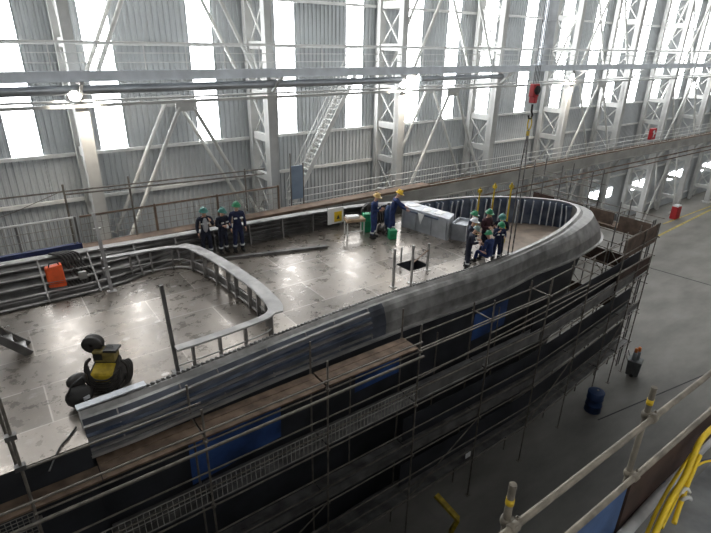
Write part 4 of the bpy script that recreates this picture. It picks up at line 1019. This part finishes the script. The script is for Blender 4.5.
    blob(H(0, 0.125, 0.13), 0.018, (0.8, 1.1, 1.5)); blob(H(0, 0.108, 0.075), 0.018, (1.5, 0.6, 0.5))
    for s in (-1, 1): blob(H(s*0.092, 0.01, 0.14), 0.026, (0.4, 0.7, 1.2)); blob(H(s*0.034, 0.108, 0.16), 0.012, (1, 0.6, 0.8), 1)
    bm.to_mesh(me); bm.free()
    for p in me.polygons: p.use_smooth = True
    o = bpy.data.objects.new('body', me); COL.objects.link(o); o.parent = root
    # boots
    for hp, kn, an in leg:
        MB().ell(an+V((0, -0.06, -0.035)), (0.058, 0.145, 0.055), 12).lathe(an, [(0.06, -0.04), (0.062, 0.08), (0.066, 0.12)], 10).build('boot', 'boot', root)
    # hard hat
    c = H(0, 0.0, 0.20); hm = MB()
    prof = [(0.001, 0.125), (0.05, 0.12), (0.095, 0.09), (0.122, 0.04), (0.128, 0.0), (0.155, -0.012), (0.155, -0.02), (0.124, -0.012)]
    hm.lathe((0, 0, 0), prof, 16)
    hm.ell((0, -0.13, -0.012), (0.10, 0.075, 0.012), 12); hm.b2((-0.012, -0.1, 0.1), (0.012, 0.1, 0.135))
    hm.v = [tuple(c+R @ V(p)) for p in hm.v]; hm.build('hard_hat', helmet, root)
    if bands:
        for hp, kn, an in leg:
            q = kn.lerp(an, 0.55); r = 0.08; dd = (an-kn).normalized()*0.03
            MB().tube(q-dd, q+dd, r, 10).build('reflective_band', 'reflect', root)
        for s in (-1, 1):
            q = T(s*0.1, 0.172, 0.36); MB().box(q, (0.10, 0.03, 0.045), rx=-lean).build('reflective_band', 'reflect', root)
    if front:
        MB().ell(T(0, 0.105, 0.28), (0.095, 0.085, 0.27), 12, M.Rotation(lean, 3, 'X')).build('shirt_front', front, root)
    return root
deg = math.radians
def at(px, py): return gz(px, py, 0)
person('worker in open dark jacket and grey shirt, leftmost of the three by the far bulwark', at(208, 256), deg(-10), 'h_teal', 'navydark', 1.0, 0.03, 0.1, ('down', 'face'), front='greycloth')
person('worker in dark overalls with teal helmet, middle of the three by the far bulwark', at(224.5, 253), deg(15), 'h_teal', 'navydark', 0.95, 0.05, 0.2, 'front')
person('worker in blue overalls with green helmet, rightmost of the three by the far bulwark', at(239.5, 251.5), deg(-5), 'h_green', 'navy', 1.04, 0.0, 0.1, 'down')
person('worker in blue overalls with tan helmet standing beside the small wooden table', at(373, 238), deg(35), 'h_tan', 'navybright', 1.02, 0.05, 0.3, 'front')
person('worker in blue overalls with yellow helmet leaning over the grey steel box', at(393, 236)+V((0.1, 0.25, 0)), deg(55), 'h_yellow', 'navybright', 1.03, 0.25, 0.3, 'reach', legs=0.1)
def headat(px, py, y): return gy(px, py, y)
person('man in navy overalls with grey-green helmet, front left of the bow group', at(467, 270)+V((0.08, 0.12, 0)), deg(50), 'h_greygreen', 'navydark', 0.87, 0.2, 0.4, 'front')
person('man in white helmet, standing second row left in the bow group', V((14.1, 11.95, 0)), deg(40), 'h_white', 'navydark', 0.93, 0.08, 0.2, 'front', bands=False)
person('man in green helmet at the back left of the bow group', V((14.75, 12.5, 0)), deg(30), 'h_green', 'navydark', 0.93, 0.05, 0.2, 'down', bands=False)
person('man in maroon and green top at the back of the bow group', V((15.3, 12.2, 0)), deg(0), 'h_green', 'maroon', 0.96, 0.03, 0.2, 'front', bands=False, suit2='navydark')
person('man in bright blue jacket seated on the rim, front middle of the bow group', V((14.62, 11.36, 0.34)), deg(185), 'h_green', 'navybright', 0.92, 0.12, 0.15, 'front', sit=True, bands=False)
person('man in dark green helmet standing at the right of the bow group', V((15.75, 11.85, 0)), deg(-50), 'h_teal', 'navydark', 0.90, 0.15, 0.3, 'front', bands=False)
person('man in green helmet with pale arm band, front right of the bow group', V((15.2, 11.5, 0)), deg(-30), 'h_green', 'navy', 0.84, 0.16, 0.3, ('face', 'front'), bands=True)

# ------------------------------------------------------------------ hall floor items
c = gz(629, 373, FZ)
bn = thing('bottle_cart', 'grey wheeled cart holding bottles with orange tops on the hall floor', 'cart', c+V((0, -0.15, 0)), rz=0.3)
MB().add([(-0.3, -0.3, 0.08), (0.3, -0.3, 0.08), (0.3, 0.3, 0.08), (-0.3, 0.3, 0.08), (-0.34, -0.34, 0.95), (0.34, -0.34, 0.95), (0.34, 0.34, 0.95), (-0.34, 0.34, 0.95)], [(3, 2, 1, 0), (4, 5, 6, 7), (0, 1, 5, 4), (1, 2, 6, 5), (2, 3, 7, 6), (3, 0, 4, 7)]).build('body', mat('bingrey', (0.12, 0.13, 0.13), 0.6, 0, 0.2, 4), bn, bevel=0.03)
for x_ in (-0.28, 0.28): MB().lathe((x_, 0, 0.09), [(0.001, -0.03), (0.09, -0.03), (0.09, 0.03), (0.001, 0.03)], 12, 'X').build('wheel', 'black', bn)
MB().path([(-0.3, 0.34, 0.9), (-0.3, 0.5, 1.25), (0.3, 0.5, 1.25), (0.3, 0.34, 0.9)], 0.025, 6).build('push_handle', 'steelraw', bn)
for q, (x_, y_) in enumerate(((-0.13, 0.05), (0.13, 0.0))):
    t = thing('gas_bottle', 'gas bottle with orange top in the grey cart, %s of two' % ('left' if q == 0 else 'right'), 'gas bottle', V(bn.location)+V((x_, y_, 0.95)), 'gas bottles in the cart')
    MB().lathe((0, 0, 0), [(0.001, 0), (0.11, 0), (0.11, 0.4), (0.07, 0.5), (0.001, 0.52)], 14).build('cylinder', 'greybox', t)
    MB().lathe((0, 0, 0.48), [(0.001, 0), (0.085, 0), (0.085, 0.2), (0.05, 0.24), (0.001, 0.24)], 12).build('cap', 'h_orange', t)
c = gz(592, 410, FZ)
bl = thing('blue_barrel', 'blue barrel on the hall floor by the scaffold foot', 'barrel', c)
MB().lathe((0, 0, 0), [(0.001, 0), (0.36, 0), (0.38, 0.03), (0.36, 0.35), (0.39, 0.38), (0.36, 0.41), (0.36, 0.72), (0.39, 0.75), (0.36, 0.78), (0.38, 1.1), (0.34, 1.12), (0.001, 1.1)], 22).build('drum', 'blue', bl)
MB().lathe((0.12, 0, 1.1), [(0.001, 0.03), (0.05, 0.03), (0.05, 0), (0.001, 0)], 10).build('bung', 'steelraw', bl)
yp = [gz(436, 495, -7.3), gz(458, 519, -7.7), gz(450, 533, -8.45)]
yf = thing('lifting_bracket', 'yellow bent steel bracket low beside the scaffold foot, bottom centre', 'bracket', (yp[2].x, yp[2].y, FZ))
P(MB().bar(yp[0], yp[1], 0.2, 0.12), 'arm', 'yellowdull', yf); P(MB().bar(yp[1], yp[2], 0.2, 0.12), 'arm', 'yellowdull', yf)
o = MB().box((0, 0, 0), (0.26, 0.02, 0.22)).build('paper_tag', 'paper'); o.location = gy(468, 455, 9.15); tag(o, 'small white paper tag fixed low on the near scaffold', 'tag')

# ------------------------------------------------------------------ light
w = bpy.data.worlds.new('world'); SC.world = w; w.use_nodes = True
bg = w.node_tree.nodes['Background']; bg.inputs['Color'].default_value = (0.80, 0.88, 1.0, 1); bg.inputs['Strength'].default_value = 0.75
SC.view_settings.view_transform = 'Standard'; SC.view_settings.look = 'None'
SC.view_settings.exposure = 0.0; SC.view_settings.gamma = 1
SC.view_settings.use_curve_mapping = False
